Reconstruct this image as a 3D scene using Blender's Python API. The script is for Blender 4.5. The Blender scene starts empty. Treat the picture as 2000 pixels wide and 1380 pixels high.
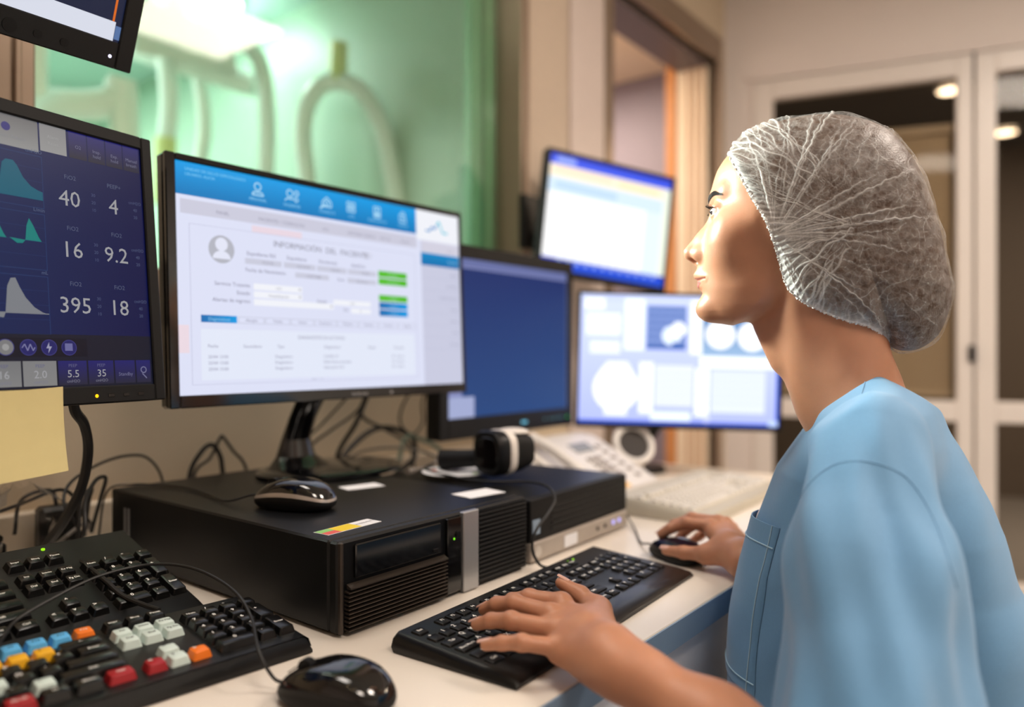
import bpy, bmesh, math, random
import numpy as np
from mathutils import Vector, Matrix

random.seed(7)
rng = np.random.default_rng(7)
SC = bpy.context.scene
COL = SC.collection
R = math.radians

# ---------------------------------------------------------------- camera, light, exposure
# World frame: X runs along the desk (away from the camera), Y towards the window wall, Z up, metres.
CA, SA = 0.61616, 0.78762                     # camera's right axis in the desk frame = (CA, -SA)
CAMZ = 1.066
def cam_xy(x, y):                             # x right of, y in front of the photographer -> room coordinates
    return (CA * x + SA * y, -SA * x + CA * y)
cd = bpy.data.cameras.new('camera'); cam = bpy.data.objects.new('camera', cd); COL.objects.link(cam)
cam.location = (0, 0, CAMZ); cam.rotation_euler = (R(90), 0, -math.atan2(SA, CA))
cd.sensor_width = 36.0; cd.lens = 36.0 * 1470 / 2000
cd.clip_start = 0.02; cd.clip_end = 60
cd.dof.use_dof = True; cd.dof.focus_distance = 0.90; cd.dof.aperture_fstop = 1.5
SC.camera = cam
SC.view_settings.view_transform = 'Standard'; SC.view_settings.look = 'None'
SC.view_settings.exposure = 0.0; SC.view_settings.gamma = 1.0; SC.view_settings.use_curve_mapping = False

wd = bpy.data.worlds.new('world'); SC.world = wd; wd.use_nodes = True
wd.node_tree.nodes['Background'].inputs[0].default_value = (0.5, 0.45, 0.4, 1)
wd.node_tree.nodes['Background'].inputs[1].default_value = 0.15

def area(name, loc, target, size, power, color, size_y=None, shape='RECTANGLE', spread=180):
    l = bpy.data.lights.new(name, 'AREA'); l.energy = power; l.color = color
    l.shape = shape; l.size = size; l.size_y = size_y or size; l.spread = R(spread)
    o = bpy.data.objects.new(name, l); COL.objects.link(o); o.location = loc
    o.rotation_euler = (Vector(target) - Vector(loc)).to_track_quat('-Z', 'Y').to_euler()
    return o
WARM = (1.0, 0.87, 0.76); COOL = (0.90, 0.96, 1.0)
# ceiling panels of the control room, the desk one added
area('ceiling_panel_light_back', (0.2, -0.9, 2.66), (0.2, -0.9, 0), 0.58, 23, WARM)
area('ceiling_panel_light_far', (1.95, -0.65, 2.66), (1.95, -0.65, 0), 0.58, 42, WARM)
area('added_desk_panel_light', (0.62, 0.92, 2.66), (0.62, 0.92, 0), 0.58, 11, (1.0, 0.93, 0.86))  # added unseen panel, helps light her face
# examination room behind the glass
area('added_face_light', (0.15, 3.3, 2.35), (0.9, 0.4, 1.2), 0.7, 50, (1.0, 0.94, 0.93), spread=50)  # added unseen light through the window, brightens her face
area('procedure_ceiling_light_a', (1.70, 2.98, 2.53), (1.70, 2.98, 0), 0.3, 9, (0.92, 1.0, 0.97), shape='DISK')
area('exam_fill_light', (0.7, 4.0, 2.53), (0.7, 4.0, 0), 0.6, 105, (0.92, 1.0, 0.97), shape='DISK')  # added fill without a fixture, lights the far wall evenly
# corridor seen through the doorway, and the corridor behind the glazed doors
area('corridor_ceiling_light', (2.75, 2.25, 2.46), (2.75, 2.25, 0), 0.4, 32, (1.0, 0.84, 0.66))
area('hall_ceiling_light', (5.0, -0.75, 2.55), (4.6, -0.2, 0), 0.3, 75, (1.0, 0.84, 0.68))

# ---------------------------------------------------------------- materials
def lin(c):
    return tuple(((x / 12.92) if x <= 0.04045 else ((x + 0.055) / 1.055) ** 2.4) for x in [v / 255 for v in c])
MATS = {}
def mat(name, rgb, rough=0.5, metal=0.0, spec=0.5, vary=0.06, scale=40.0, bump=0.0, bscale=None, coat=0.0, sss=0.0, sheen=0.0, alpha=None):
    if name in MATS: return MATS[name]
    m = bpy.data.materials.new(name); m.use_nodes = True; nt = m.node_tree; N = nt.nodes; L = nt.links
    b = N['Principled BSDF']; col = lin(rgb)
    b.inputs['Roughness'].default_value = rough; b.inputs['Metallic'].default_value = metal
    b.inputs['Specular IOR Level'].default_value = spec
    b.inputs['Coat Weight'].default_value = coat; b.inputs['Coat Roughness'].default_value = 0.08
    b.inputs['Sheen Weight'].default_value = sheen
    if sss:
        b.inputs['Subsurface Weight'].default_value = sss; b.inputs['Subsurface Scale'].default_value = 0.006
        b.inputs['Subsurface Radius'].default_value = (1.0, 0.35, 0.18)
    tc = N.new('ShaderNodeTexCoord')
    nz = N.new('ShaderNodeTexNoise'); nz.inputs['Scale'].default_value = scale; nz.inputs['Detail'].default_value = 4
    L.new(tc.outputs['Object'], nz.inputs['Vector'])
    mx = N.new('ShaderNodeMix'); mx.data_type = 'RGBA'
    mx.inputs['A'].default_value = (*[c * (1 - vary) for c in col], 1); mx.inputs['B'].default_value = (*[min(1, c * (1 + vary)) for c in col], 1)
    L.new(nz.outputs['Fac'], mx.inputs['Factor']); L.new(mx.outputs['Result'], b.inputs['Base Color'])
    if bump:
        n2 = N.new('ShaderNodeTexNoise'); n2.inputs['Scale'].default_value = bscale or scale * 6; n2.inputs['Detail'].default_value = 3
        L.new(tc.outputs['Object'], n2.inputs['Vector'])
        bp = N.new('ShaderNodeBump'); bp.inputs['Strength'].default_value = bump; bp.inputs['Distance'].default_value = 0.001
        L.new(n2.outputs['Fac'], bp.inputs['Height']); L.new(bp.outputs['Normal'], b.inputs['Normal'])
    MATS[name] = m; return m
def emit(name, rgb, strength=1.0):
    if name in MATS: return MATS[name]
    m = bpy.data.materials.new(name); m.use_nodes = True; nt = m.node_tree; nt.nodes.clear()
    e = nt.nodes.new('ShaderNodeEmission'); o = nt.nodes.new('ShaderNodeOutputMaterial')
    e.inputs[0].default_value = (*lin(rgb), 1); e.inputs[1].default_value = strength
    nt.links.new(e.outputs[0], o.inputs[0]); MATS[name] = m; return m
def screen_mat(name, strength):
    m = bpy.data.materials.new(name); m.use_nodes = True; nt = m.node_tree; nt.nodes.clear()
    a = nt.nodes.new('ShaderNodeAttribute'); a.attribute_name = 'col'
    e = nt.nodes.new('ShaderNodeEmission'); e.inputs[1].default_value = strength
    g = nt.nodes.new('ShaderNodeBsdfGlossy'); g.inputs['Roughness'].default_value = 0.35; g.inputs['Color'].default_value = (0.02, 0.02, 0.02, 1)
    ad = nt.nodes.new('ShaderNodeAddShader'); o = nt.nodes.new('ShaderNodeOutputMaterial')
    nt.links.new(a.outputs['Color'], e.inputs[0]); nt.links.new(e.outputs[0], ad.inputs[0]); nt.links.new(g.outputs[0], ad.inputs[1])
    nt.links.new(ad.outputs[0], o.inputs[0]); return m
def glass_mat(name, tint, refl=0.08, rough=0.0):
    m = bpy.data.materials.new(name); m.use_nodes = True; nt = m.node_tree; nt.nodes.clear()
    t = nt.nodes.new('ShaderNodeBsdfTransparent'); t.inputs[0].default_value = (*tint, 1)
    g = nt.nodes.new('ShaderNodeBsdfGlossy'); g.inputs['Roughness'].default_value = rough
    fr = nt.nodes.new('ShaderNodeFresnel'); fr.inputs[0].default_value = 1.45
    mm = nt.nodes.new('ShaderNodeMath'); mm.operation = 'MULTIPLY'; mm.inputs[1].default_value = refl * 12
    mx = nt.nodes.new('ShaderNodeMixShader'); o = nt.nodes.new('ShaderNodeOutputMaterial')
    nt.links.new(fr.outputs[0], mm.inputs[0]); nt.links.new(mm.outputs[0], mx.inputs[0])
    nt.links.new(t.outputs[0], mx.inputs[1]); nt.links.new(g.outputs[0], mx.inputs[2]); nt.links.new(mx.outputs[0], o.inputs[0])
    return m

M_wall = mat('warm_white_paint', (234, 224, 219), 0.6, vary=0.02, scale=6, bump=0.05, bscale=300)
M_wallb = mat('cream_wall_paint', (214, 196, 170), 0.6, vary=0.03, scale=6, bump=0.05, bscale=300)
M_floor = mat('grey_vinyl', (150, 146, 142), 0.35, vary=0.06, scale=12)
M_ceil = mat('ceiling_white', (235, 230, 222), 0.8, vary=0.02)
M_brown = mat('bronze_metal', (150, 130, 112), 0.34, metal=0.5, vary=0.05)
M_desk = mat('white_laminate', (236, 226, 214), 0.32, vary=0.02, scale=15, spec=0.5)
M_edge = mat('grey_blue_edging', (128, 152, 178), 0.45, vary=0.03)
M_black = mat('black_plastic', (8, 8, 9), 0.42, spec=0.3, vary=0.1)
M_blackm = mat('matt_black_plastic', (9, 9, 10), 0.55, spec=0.25, vary=0.1)
M_gloss = mat('gloss_black_plastic', (8, 8, 10), 0.12, vary=0.1, coat=0.5)
M_cable = mat('black_rubber', (18, 17, 17), 0.5, vary=0.1)
M_cableg = mat('grey_rubber', (120, 112, 104), 0.5, vary=0.1)
M_silver = mat('silver_plastic', (178, 178, 180), 0.3, metal=0.6, vary=0.03)
M_white = mat('white_plastic', (225, 218, 210), 0.4, vary=0.02)
M_beige = mat('beige_plastic', (208, 200, 186), 0.45, vary=0.03)
M_beigek = mat('beige_keycap', (220, 214, 204), 0.5, vary=0.03)
M_alu = mat('white_aluminium', (232, 224, 218), 0.35, vary=0.02)
M_paper = mat('white_paper', (232, 232, 235), 0.7, vary=0.02)

# ---------------------------------------------------------------- mesh helpers
class MB:
    def __init__(s): s.v = []; s.f = []; s.M = Matrix()
    def add(s, vs, fs):
        n = len(s.v)
        s.v += [tuple(s.M @ Vector(p)) for p in vs]; s.f += [tuple(i + n for i in f) for f in fs]; return s
    def box(s, x0, x1, y0, y1, z0, z1, ch=0.0, seg=1):
        if ch <= 0:
            return s.add([(x, y, z) for z in (z0, z1) for y in (y0, y1) for x in (x0, x1)],
                         [(0, 2, 3, 1), (4, 5, 7, 6), (0, 1, 5, 4), (2, 6, 7, 3), (0, 4, 6, 2), (1, 3, 7, 5)])
        bm = bmesh.new(); bmesh.ops.create_cube(bm, size=1.0)
        for v in bm.verts: v.co = ((x0 + x1) / 2 + v.co.x * (x1 - x0), (y0 + y1) / 2 + v.co.y * (y1 - y0), (z0 + z1) / 2 + v.co.z * (z1 - z0))
        bmesh.ops.bevel(bm, geom=list(bm.edges), offset=min(ch, 0.48 * min(x1 - x0, y1 - y0, z1 - z0)), segments=seg, affect='EDGES', profile=0.5)
        bm.verts.index_update()
        s.add([tuple(v.co) for v in bm.verts], [tuple(v.index for v in f.verts) for f in bm.faces]); bm.free(); return s
    def cyl(s, p0, p1, r0, r1=None, n=20, cap=True):
        p0 = Vector(p0); p1 = Vector(p1); r1 = r0 if r1 is None else r1
        d = (p1 - p0).normalized(); a = d.orthogonal().normalized(); b = d.cross(a)
        vs = [p + (a * math.cos(t) + b * math.sin(t)) * r for p, r in ((p0, r0), (p1, r1)) for t in [2 * math.pi * i / n for i in range(n)]]
        fs = [(i, (i + 1) % n, n + (i + 1) % n, n + i) for i in range(n)]
        if cap: fs += [tuple(range(n - 1, -1, -1)), tuple(range(n, 2 * n))]
        return s.add(vs, fs)
    def ell(s, c, r, n=20, m=12):
        vs = [(c[0], c[1], c[2] - r[2])]; fs = []
        for j in range(1, m):
            t = math.pi * j / m
            for i in range(n):
                p = 2 * math.pi * i / n
                vs.append((c[0] + r[0] * math.sin(t) * math.cos(p), c[1] + r[1] * math.sin(t) * math.sin(p), c[2] - r[2] * math.cos(t)))
        vs.append((c[0], c[1], c[2] + r[2])); T = len(vs) - 1
        for i in range(n):
            fs.append((0, 1 + (i + 1) % n, 1 + i)); fs.append((T, 1 + (m - 2) * n + i, 1 + (m - 2) * n + (i + 1) % n))
            for j in range(m - 2):
                a = 1 + j * n + i; b = 1 + j * n + (i + 1) % n
                fs.append((a, b, b + n, a + n))
        return s.add(vs, fs)
    def loft(s, rings, cap=True, closed=True):
        n = len(rings[0]); vs = [p for r in rings for p in r]; fs = []
        for j in range(len(rings) - 1):
            for i in range(n if closed else n - 1):
                a = j * n + i; b = j * n + (i + 1) % n
                fs.append((a, b, b + n, a + n))
        if cap: fs += [tuple(range(n - 1, -1, -1)), tuple(range((len(rings) - 1) * n, len(rings) * n))]
        return s.add(vs, fs)
    def prism(s, poly, a, b, axis='z'):
        n = len(poly)
        def P(p, h): return {'z': (p[0], p[1], h), 'y': (p[0], h, p[1]), 'x': (h, p[0], p[1])}[axis]
        return s.add([P(p, a) for p in poly] + [P(p, b) for p in poly],
                     [(i, (i + 1) % n, n + (i + 1) % n, n + i) for i in range(n)] + [tuple(range(n - 1, -1, -1)), tuple(range(n, 2 * n))])
    def tube(s, pts, r, n=8, sub=8, cap=True):
        P = spline(pts, sub)
        rings = []; a = None
        for i, p in enumerate(P):
            d = (P[min(i + 1, len(P) - 1)] - P[max(i - 1, 0)]).normalized()
            a = d.orthogonal().normalized() if a is None else (a - d * a.dot(d)).normalized()
            b = d.cross(a); rr = r(i / (len(P) - 1)) if callable(r) else r
            rings.append([tuple(p + (a * math.cos(t) + b * math.sin(t)) * rr) for t in [2 * math.pi * k / n for k in range(n)]])
        return s.loft(rings, cap)
    def torus(s, c, axis, Rr, r, n=32, m=8):
        ax = Vector(axis).normalized(); a = ax.orthogonal().normalized(); b = ax.cross(a); c = Vector(c); rings = []
        vs = []; fs = []
        for i in range(n):
            t = 2 * math.pi * i / n; d = a * math.cos(t) + b * math.sin(t)
            vs += [tuple(c + d * (Rr + r * math.cos(p)) + ax * r * math.sin(p)) for p in [2 * math.pi * k / m for k in range(m)]]
        for i in range(n):
            for k in range(m): fs.append((i * m + k, ((i + 1) % n) * m + k, ((i + 1) % n) * m + (k + 1) % m, i * m + (k + 1) % m))
        return s.add(vs, fs)
def spline(pts, sub=8):
    P = [Vector(p) for p in pts]
    if len(P) < 3: return P
    out = []
    Q = [2 * P[0] - P[1]] + P + [2 * P[-1] - P[-2]]
    for i in range(1, len(Q) - 2):
        p0, p1, p2, p3 = Q[i - 1:i + 3]
        for k in range(sub):
            t = k / sub
            out.append(0.5 * ((2 * p1) + (p2 - p0) * t + (2 * p0 - 5 * p1 + 4 * p2 - p3) * t * t + (3 * p1 - p0 - 3 * p2 + p3) * t ** 3))
    out.append(P[-1]); return out
def mesh_of(name, mb, m=None, smooth=35):
    me = bpy.data.meshes.new(name); me.from_pydata(mb.v, [], mb.f); me.update()
    bm = bmesh.new(); bm.from_mesh(me); bmesh.ops.recalc_face_normals(bm, faces=bm.faces); bm.to_mesh(me); bm.free()
    if smooth:
        me.shade_smooth(); me.set_sharp_from_angle(angle=R(smooth))
    if m: me.materials.append(m)
    return me
def link(name, me, parent=None, loc=None, rot=None):
    o = bpy.data.objects.new(name, me); COL.objects.link(o)
    if parent: o.parent = parent
    if loc: o.location = loc
    if rot: o.rotation_euler = rot
    return o
def obj(name, mb, m, parent=None, smooth=35): return link(name, mesh_of(name, mb, m, smooth), parent)
def tag(o, label=None, cat=None, group=None, kind=None):
    for k, v in (('label', label), ('category', cat), ('group', group), ('kind', kind)):
        if v: o[k] = v
    return o
def thing(name, label, cat, loc=(0, 0, 0), rz=0, group=None):
    o = bpy.data.objects.new(name, None); COL.objects.link(o); o.empty_display_size = 0.05
    o.location = loc; o.rotation_euler = (0, 0, R(rz)); return tag(o, label, cat, group)
def struct(name, mb, m, parent=None, smooth=35, label=None):
    o = obj(name, mb, m, parent, smooth)
    if not parent: tag(o, label, None, None, 'structure')
    return o
_tx = {}
def text_geo(s, bold=0.0):
    if (s, bold) in _tx: return _tx[(s, bold)]
    cu = bpy.data.curves.new('t', 'FONT'); cu.body = s; cu.resolution_u = 2; cu.size = 1.0; cu.offset = bold
    o = bpy.data.objects.new('t', cu); me = bpy.data.meshes.new_from_object(o)
    vs = [(v.co.x, v.co.y) for v in me.vertices]; fs = [tuple(p.vertices) for p in me.polygons]
    w = max([v[0] for v in vs] or [0])
    bpy.data.objects.remove(o); bpy.data.curves.remove(cu); bpy.data.meshes.remove(me)
    _tx[(s, bold)] = (vs, fs, w); return _tx[(s, bold)]
def put_text(mb, s, org, xd, yd, size, align='c', sx=1.0, bold=0.0):
    vs, fs, w = text_geo(s, bold); org = Vector(org); xd = Vector(xd); yd = Vector(yd)
    off = {'l': 0, 'c': -w / 2, 'r': -w}[align]
    mb.add([tuple(org + xd * ((v[0] + off) * size * sx) + yd * (v[1] * size)) for v in vs], fs)

# flat picture shown by a screen: coloured pieces in the screen plane, 0..1 across and 0..1 down
class Picture:
    def __init__(s, W, H, org): s.W = W; s.H = H; s.org = org; s.v = []; s.f = []; s.c = []
    def P(s, x, y, k): return (s.org[0] + x * s.W, s.org[1] - 0.00012 * k, s.org[2] - y * s.H)
    def face(s, pts, cols, k):
        n = len(s.v); s.v += [s.P(x, y, k) for x, y in pts]; s.f.append(tuple(range(n, n + len(pts))))
        s.c += [lin(c) for c in (cols if isinstance(cols, list) else [cols] * len(pts))]
    def rect(s, x0, y0, x1, y1, col, k=1, bottom=None, right=None):
        if bottom: cc = [bottom, bottom, col, col]
        elif right: cc = [col, right, right, col]
        else: cc = col
        s.face([(x0, y1), (x1, y1), (x1, y0), (x0, y0)], cc, k)
    def disc(s, x, y, r, col, k=1, n=28, sy=1.0):
        a = s.W / s.H
        s.face([(x + r * math.cos(t) / a, y - sy * r * math.sin(t)) for t in [2 * math.pi * i / n for i in range(n)]], col, k)
    def line(s, pts, w, col, k=1):
        a = s.W / s.H
        for (x0, y0), (x1, y1) in zip(pts, pts[1:]):
            dx, dy = (x1 - x0) * a, y1 - y0; l = math.hypot(dx, dy) or 1; nx, ny = -dy / l * w / 2, dx / l * w / 2
            s.face([(x0 - nx / a, y0 - ny), (x1 - nx / a, y1 - ny), (x1 + nx / a, y1 + ny), (x0 + nx / a, y0 + ny)], col, k)
    def ring(s, x, y, r, w, col, k=1):
        a = s.W / s.H
        s.line([(x + r * math.cos(t) / a, y - r * math.sin(t)) for t in [2 * math.pi * i / 24 for i in range(25)]], w, col, k)
    def text(s, t, x, y, size, col, align='l', k=4):
        vs, fs, w = text_geo(t); off = {'l': 0, 'c': -w / 2, 'r': -w}[align]; a = s.W / s.H
        n = len(s.v); s.v += [s.P(x + (v[0] + off) * size / a, y - v[1] * size, k) for v in vs]
        s.f += [tuple(i + n for i in f) for f in fs]; s.c += [lin(col)] * len(vs)
    def build(s, parent, m, M):
        me = bpy.data.meshes.new('screen_image')
        me.from_pydata([tuple(M @ Vector(p)) for p in s.v], [], s.f); me.update()
        ca = me.color_attributes.new('col', 'FLOAT_COLOR', 'POINT')
        ca.data.foreach_set('color', np.array([(*c, 1.0) for c in s.c], dtype=np.float32).ravel())
        me.materials.append(m); o = link('screen_image', me, parent); o['kind'] = 'stuff'; return o
# ---------------------------------------------------------------- the rooms
YW, YW2 = 1.36, 1.54                          # window wall, near and far face
ZD = 0.74                                     # desk top
struct('floor', MB().box(-2.4, 7.2, -2.4, 6.2, -0.06, 0), M_floor)
struct('ceiling', MB().box(-2.4, 4.9, -2.4, YW, 2.70, 2.76), M_ceil)
w = MB()
WX0, WX1, WZ0, WZ1 = 0.474, 1.764, 1.217, 2.38          # observation window
DX0, DX1, DZ1 = 2.295, 3.208, 2.37                      # doorway
w.box(-2.4, WX0, YW, YW2, 0, 2.7); w.box(WX0, WX1, YW, YW2, 0, WZ0); w.box(WX0, WX1, YW, YW2, WZ1, 2.7)
w.box(WX1, DX0, YW, YW2, 0, 2.7); w.box(DX0, DX1, YW, YW2, DZ1, 2.7); w.box(DX1, 3.33, YW, YW2, 0, 2.7)
struct('wall_window', w, M_wallb)
struct('wall_behind', MB().box(-2.4, 4.9, -2.46, -2.4, 0, 2.7), M_wall)
struct('wall_left', MB().box(-2.46, -2.4, -2.4, YW2, 0, 2.7), M_wall)
struct('wall_return', MB().box(4.55, 4.6, -2.4, -1.75, 0, 2.7), M_wall)

# observation window: bronze frame, thick greenish glass
fr = MB()
fr.box(WX0 - 0.055, WX0 + 0.004, YW - 0.022, YW2 + 0.002, WZ0 - 0.05, WZ1 + 0.05, 0.004); fr.box(WX1 - 0.004, WX1 + 0.030, YW - 0.022, YW2 + 0.002, WZ0 - 0.05, WZ1 + 0.05, 0.004)
fr.box(WX0, WX1, YW - 0.022, YW2 + 0.002, WZ0 - 0.05, WZ0 + 0.004, 0.004); fr.box(WX0, WX1, YW - 0.022, YW2 + 0.002, WZ1 - 0.004, WZ1 + 0.05, 0.004)
win = struct('window_1', fr, M_brown, label='large observation window with bronze metal frame onto the green-lit examination room')
fl = MB(); fl.box(WX0 - 0.028, WX0 - 0.018, YW - 0.030, YW - 0.020, WZ0 - 0.05, WZ1 + 0.05, 0.002)
obj('frame_bead', fl, M_brown, win)
fl = MB(); fl.box(WX1 + 0.010, WX1 + 0.020, YW - 0.030, YW - 0.020, WZ0 - 0.05, WZ1 + 0.05, 0.002)
obj('frame_bead', fl, M_brown, win)
M_leadglass = glass_mat('green_lead_glass', (0.88, 0.95, 0.90), 0.025)
obj('pane', MB().box(WX0 + 0.003, WX1 - 0.003, YW + 0.05, YW + 0.056, WZ0 + 0.003, WZ1 - 0.003), M_leadglass, win)
# vertical strips of the thick glass edge at the right of the window
M_gstrip = mat('green_glass_edge', (120, 164, 130), 0.2, vary=0.15, scale=90, coat=0.6)
M_gstrip2 = mat('pale_green_glass_edge', (160, 206, 166), 0.2, vary=0.15, scale=90, coat=0.6)
for i in range(6):
    x = WX1 - 0.118 + i * 0.0195
    obj('glass_edge_strip', MB().box(x, x + 0.012, YW + 0.075, YW + 0.075 + (0.05 if i % 2 else 0.03), WZ0, WZ1, 0.003), M_gstrip2 if i % 3 == 1 else M_gstrip, win)
# wall trims between window and doorway
struct('trim_1', MB().box(1.80, 2.02, YW - 0.012, YW - 0.002, 0.9, 2.7, 0.003), mat('beige_panel', (206, 186, 166), 0.5))
struct('trim_2', MB().box(2.03, 2.235, YW - 0.016, YW - 0.002, 0.0, 2.7, 0.003), mat('pinkish_panel', (222, 205, 196), 0.5))
# doorway: bronze casing, glossy reveal, wooden lining
cs = MB()
cs.box(DX0 - 0.055, DX0, YW - 0.02, YW + 0.03, 0, DZ1 + 0.11, 0.004); cs.box(DX1, DX1 + 0.045, YW - 0.02, YW + 0.03, 0, DZ1 + 0.11, 0.004)
cs.box(DX0, DX1, YW - 0.02, YW + 0.03, DZ1, DZ1 + 0.11, 0.004)
dw = struct('door_1', cs, M_brown, label='open doorway with bronze casing beside the observation window')
obj('reveal_panel', MB().box(DX1 - 0.012, DX1, YW + 0.03, YW2, 0, DZ1), mat('glossy_cream_lining', (240, 222, 198), 0.16, vary=0.03, coat=0.5), dw)
obj('reveal_panel', MB().box(DX0, DX0 + 0.012, YW + 0.03, YW2, 0, DZ1), MATS['glossy_cream_lining'], dw)
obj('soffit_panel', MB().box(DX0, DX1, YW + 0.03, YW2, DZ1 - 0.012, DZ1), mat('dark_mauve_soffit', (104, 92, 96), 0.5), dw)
for k in range(3):                                  # narrow beads running up the reveal
    y = YW + 0.05 + k * 0.035
    obj('lining_bead', MB().box(DX1 - 0.018, DX1 - 0.012, y, y + 0.008, 0, DZ1, 0.002), mat('tan_bead', (196, 150, 108), 0.3), dw)
obj('wood_lining', MB().box(DX1 - 0.02, DX1 + 0.04, YW2, YW2 + 0.05, 0, DZ1 + 0.04, 0.003), mat('orange_wood', (205, 138, 80), 0.4, vary=0.18, scale=25), dw)
# corridor beyond the doorway
cr = MB()
cr.box(3.50, 3.56, YW2, 3.4, 0, 2.5)
struct('wall_corridor_end', cr, mat('mauve_wall', (140, 130, 144), 0.6, vary=0.02))
struct('wall_corridor_far', MB().box(2.1, 3.5, 3.34, 3.4, 0, 2.5), mat('mauve_wall', (140, 130, 144)))
struct('wall_corridor_side', MB().box(2.06, 2.12, YW2, 6.0, 0, 2.8), M_wall)
struct('ceiling_corridor', MB().box(2.12, 3.5, YW2, 3.4, 2.5, 2.56), mat('warm_ceiling', (245, 226, 200), 0.8, vary=0.02))
# examination room
M_green = mat('pale_green_wall', (184, 206, 192), 0.55, vary=0.02)
M_green2 = mat('green_tile_wall', (164, 190, 170), 0.5, vary=0.03)
struct('wall_examination_far', MB().box(-2.4, 2.06, 4.7, 4.76, 0, 2.8), M_green2)
struct('wall_examination_right', MB().box(2.02, 2.055, YW2, 4.7, 0, 2.57), M_green2)
struct('wall_examination_left', MB().box(-2.46, -2.4, YW2, 4.7, 0, 2.8), M_green)
struct('ceiling_examination', MB().box(-2.4, 2.06, YW2, 4.7, 2.57, 2.63), mat('pale_blue_green_ceiling', (186, 212, 206), 0.7, vary=0.02))
struct('trim_3', MB().box(-2.4, 2.06, 4.66, 4.70, 1.70, 1.78, 0.004), mat('green_rail', (176, 206, 180), 0.4))
# glazed doors in the angled end wall: local x along the wall, local y out of the room
gw = bpy.data.objects.new('wall_doors', None)
GM = Matrix.Translation((3.32, YW, 0)) @ Matrix.Rotation(math.atan2(-0.9635, 0.266), 4, 'Z')
def gbox(*a, ch=0.0):
    m = MB(); m.M = GM; m.box(*a, ch=ch); return m
wl = MB(); wl.M = GM
wl.box(-0.02, 0.124, 0, 0.12, 0, 2.7); wl.box(0.124, 2.6, 0, 0.12, 2.30, 2.7); wl.box(2.6, 3.7, 0, 0.12, 0, 2.7)
bpy.data.objects.remove(gw)
struct('wall_doors', wl, M_wall)
struct('trim_4', gbox(0.10, 2.62, -0.012, 0.0, 2.295, 2.325, ch=0.003), M_wall)
M_dglass = glass_mat('door_glass', (0.80, 0.77, 0.73), 0.02)
def glazed_door(n, x0, gx0, gx1, x1, label):
    f = MB(); f.M = GM
    f.box(x0, gx0, -0.01, 0.05, 0.02, 2.29, 0.004); f.box(gx1, x1, -0.01, 0.05, 0.02, 2.29, 0.004)
    f.box(gx0, gx1, -0.01, 0.05, 2.205, 2.29, 0.004); f.box(gx0, gx1, -0.01, 0.05, 0.785, 0.87, 0.004); f.box(gx0, gx1, -0.01, 0.05, 0.02, 0.14, 0.004)
    d = struct(n, f, M_alu, label=label)
    g = MB(); g.M = GM; g.box(gx0, gx1, 0.018, 0.024, 0.87, 2.205); obj('pane', g, M_dglass, d)
    g = MB(); g.M = GM; g.box(gx0, gx1, 0.018, 0.024, 0.14, 0.785); obj('pane', g, M_dglass, d)
    return d
d2 = glazed_door('door_2', 0.124, 0.211, 0.9265, 0.983, 'white aluminium glazed door with a beige slatted blind behind the glass')
d3 = glazed_door('door_3', 0.993, 1.065, 1.78, 1.86, 'white aluminium glazed door at the right edge, dark behind the glass')
d4 = glazed_door('door_4', 1.87, 1.94, 2.53, 2.6, 'white aluminium glazed door beside the right wall, outside the view')
m = gbox(0.966, 0.990, -0.03, -0.008, 1.03, 1.10, ch=0.006); obj('lock_handle', m, M_black, d2)
m = gbox(0.980, 0.996, -0.004, 0.03, 2.18, 2.31, ch=0.002); obj('dark_gap_strip', m, M_black, d2)  # black strip stands in for the shade in the gap between doors
# hall behind the glazed doors
hall = MB(); hall.M = GM
hall.box(-0.1, 3.8, 3.0, 3.06, 0, 2.6); hall.box(-0.1, -0.04, 0.12, 3.0, 0, 2.6); hall.box(3.74, 3.8, 0.12, 3.0, 0, 2.6)
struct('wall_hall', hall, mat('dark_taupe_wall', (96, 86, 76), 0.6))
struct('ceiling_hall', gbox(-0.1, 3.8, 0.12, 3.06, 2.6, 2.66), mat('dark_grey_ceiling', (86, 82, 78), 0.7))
# blind behind the first glazed door
bl = tag(bpy.data.objects.new('window_blind', None), 'beige horizontal slatted blind hanging behind the glazed door', 'blind'); COL.objects.link(bl)
bl.matrix_world = GM @ Matrix.Translation((0.57, 0.075, 0.90))
M_blind = mat('beige_blind_slat', (226, 212, 188), 0.5, vary=0.03)
sl = MB(); sl.M = Matrix.Rotation(R(62), 4, 'X'); sl.box(-0.345, 0.345, -0.0125, 0.0125, -0.0006, 0.0006)
slm = mesh_of('slat', sl, M_blind)
for k in range(50): link('slat', slm, bl, loc=(0, 0, 0.01 + k * 0.0218))
obj('head_rail', MB().box(-0.35, 0.35, -0.02, 0.02, 1.095, 1.13, 0.004), M_blind, bl)
obj('bottom_rail', MB().box(-0.35, 0.35, -0.012, 0.012, -0.015, 0.0, 0.004), M_blind, bl)
for x in (-0.2, 0.2): obj('ladder_cord', MB().box(x - 0.001, x + 0.001, -0.015, -0.013, 0, 1.1), M_blind, bl)

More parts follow.
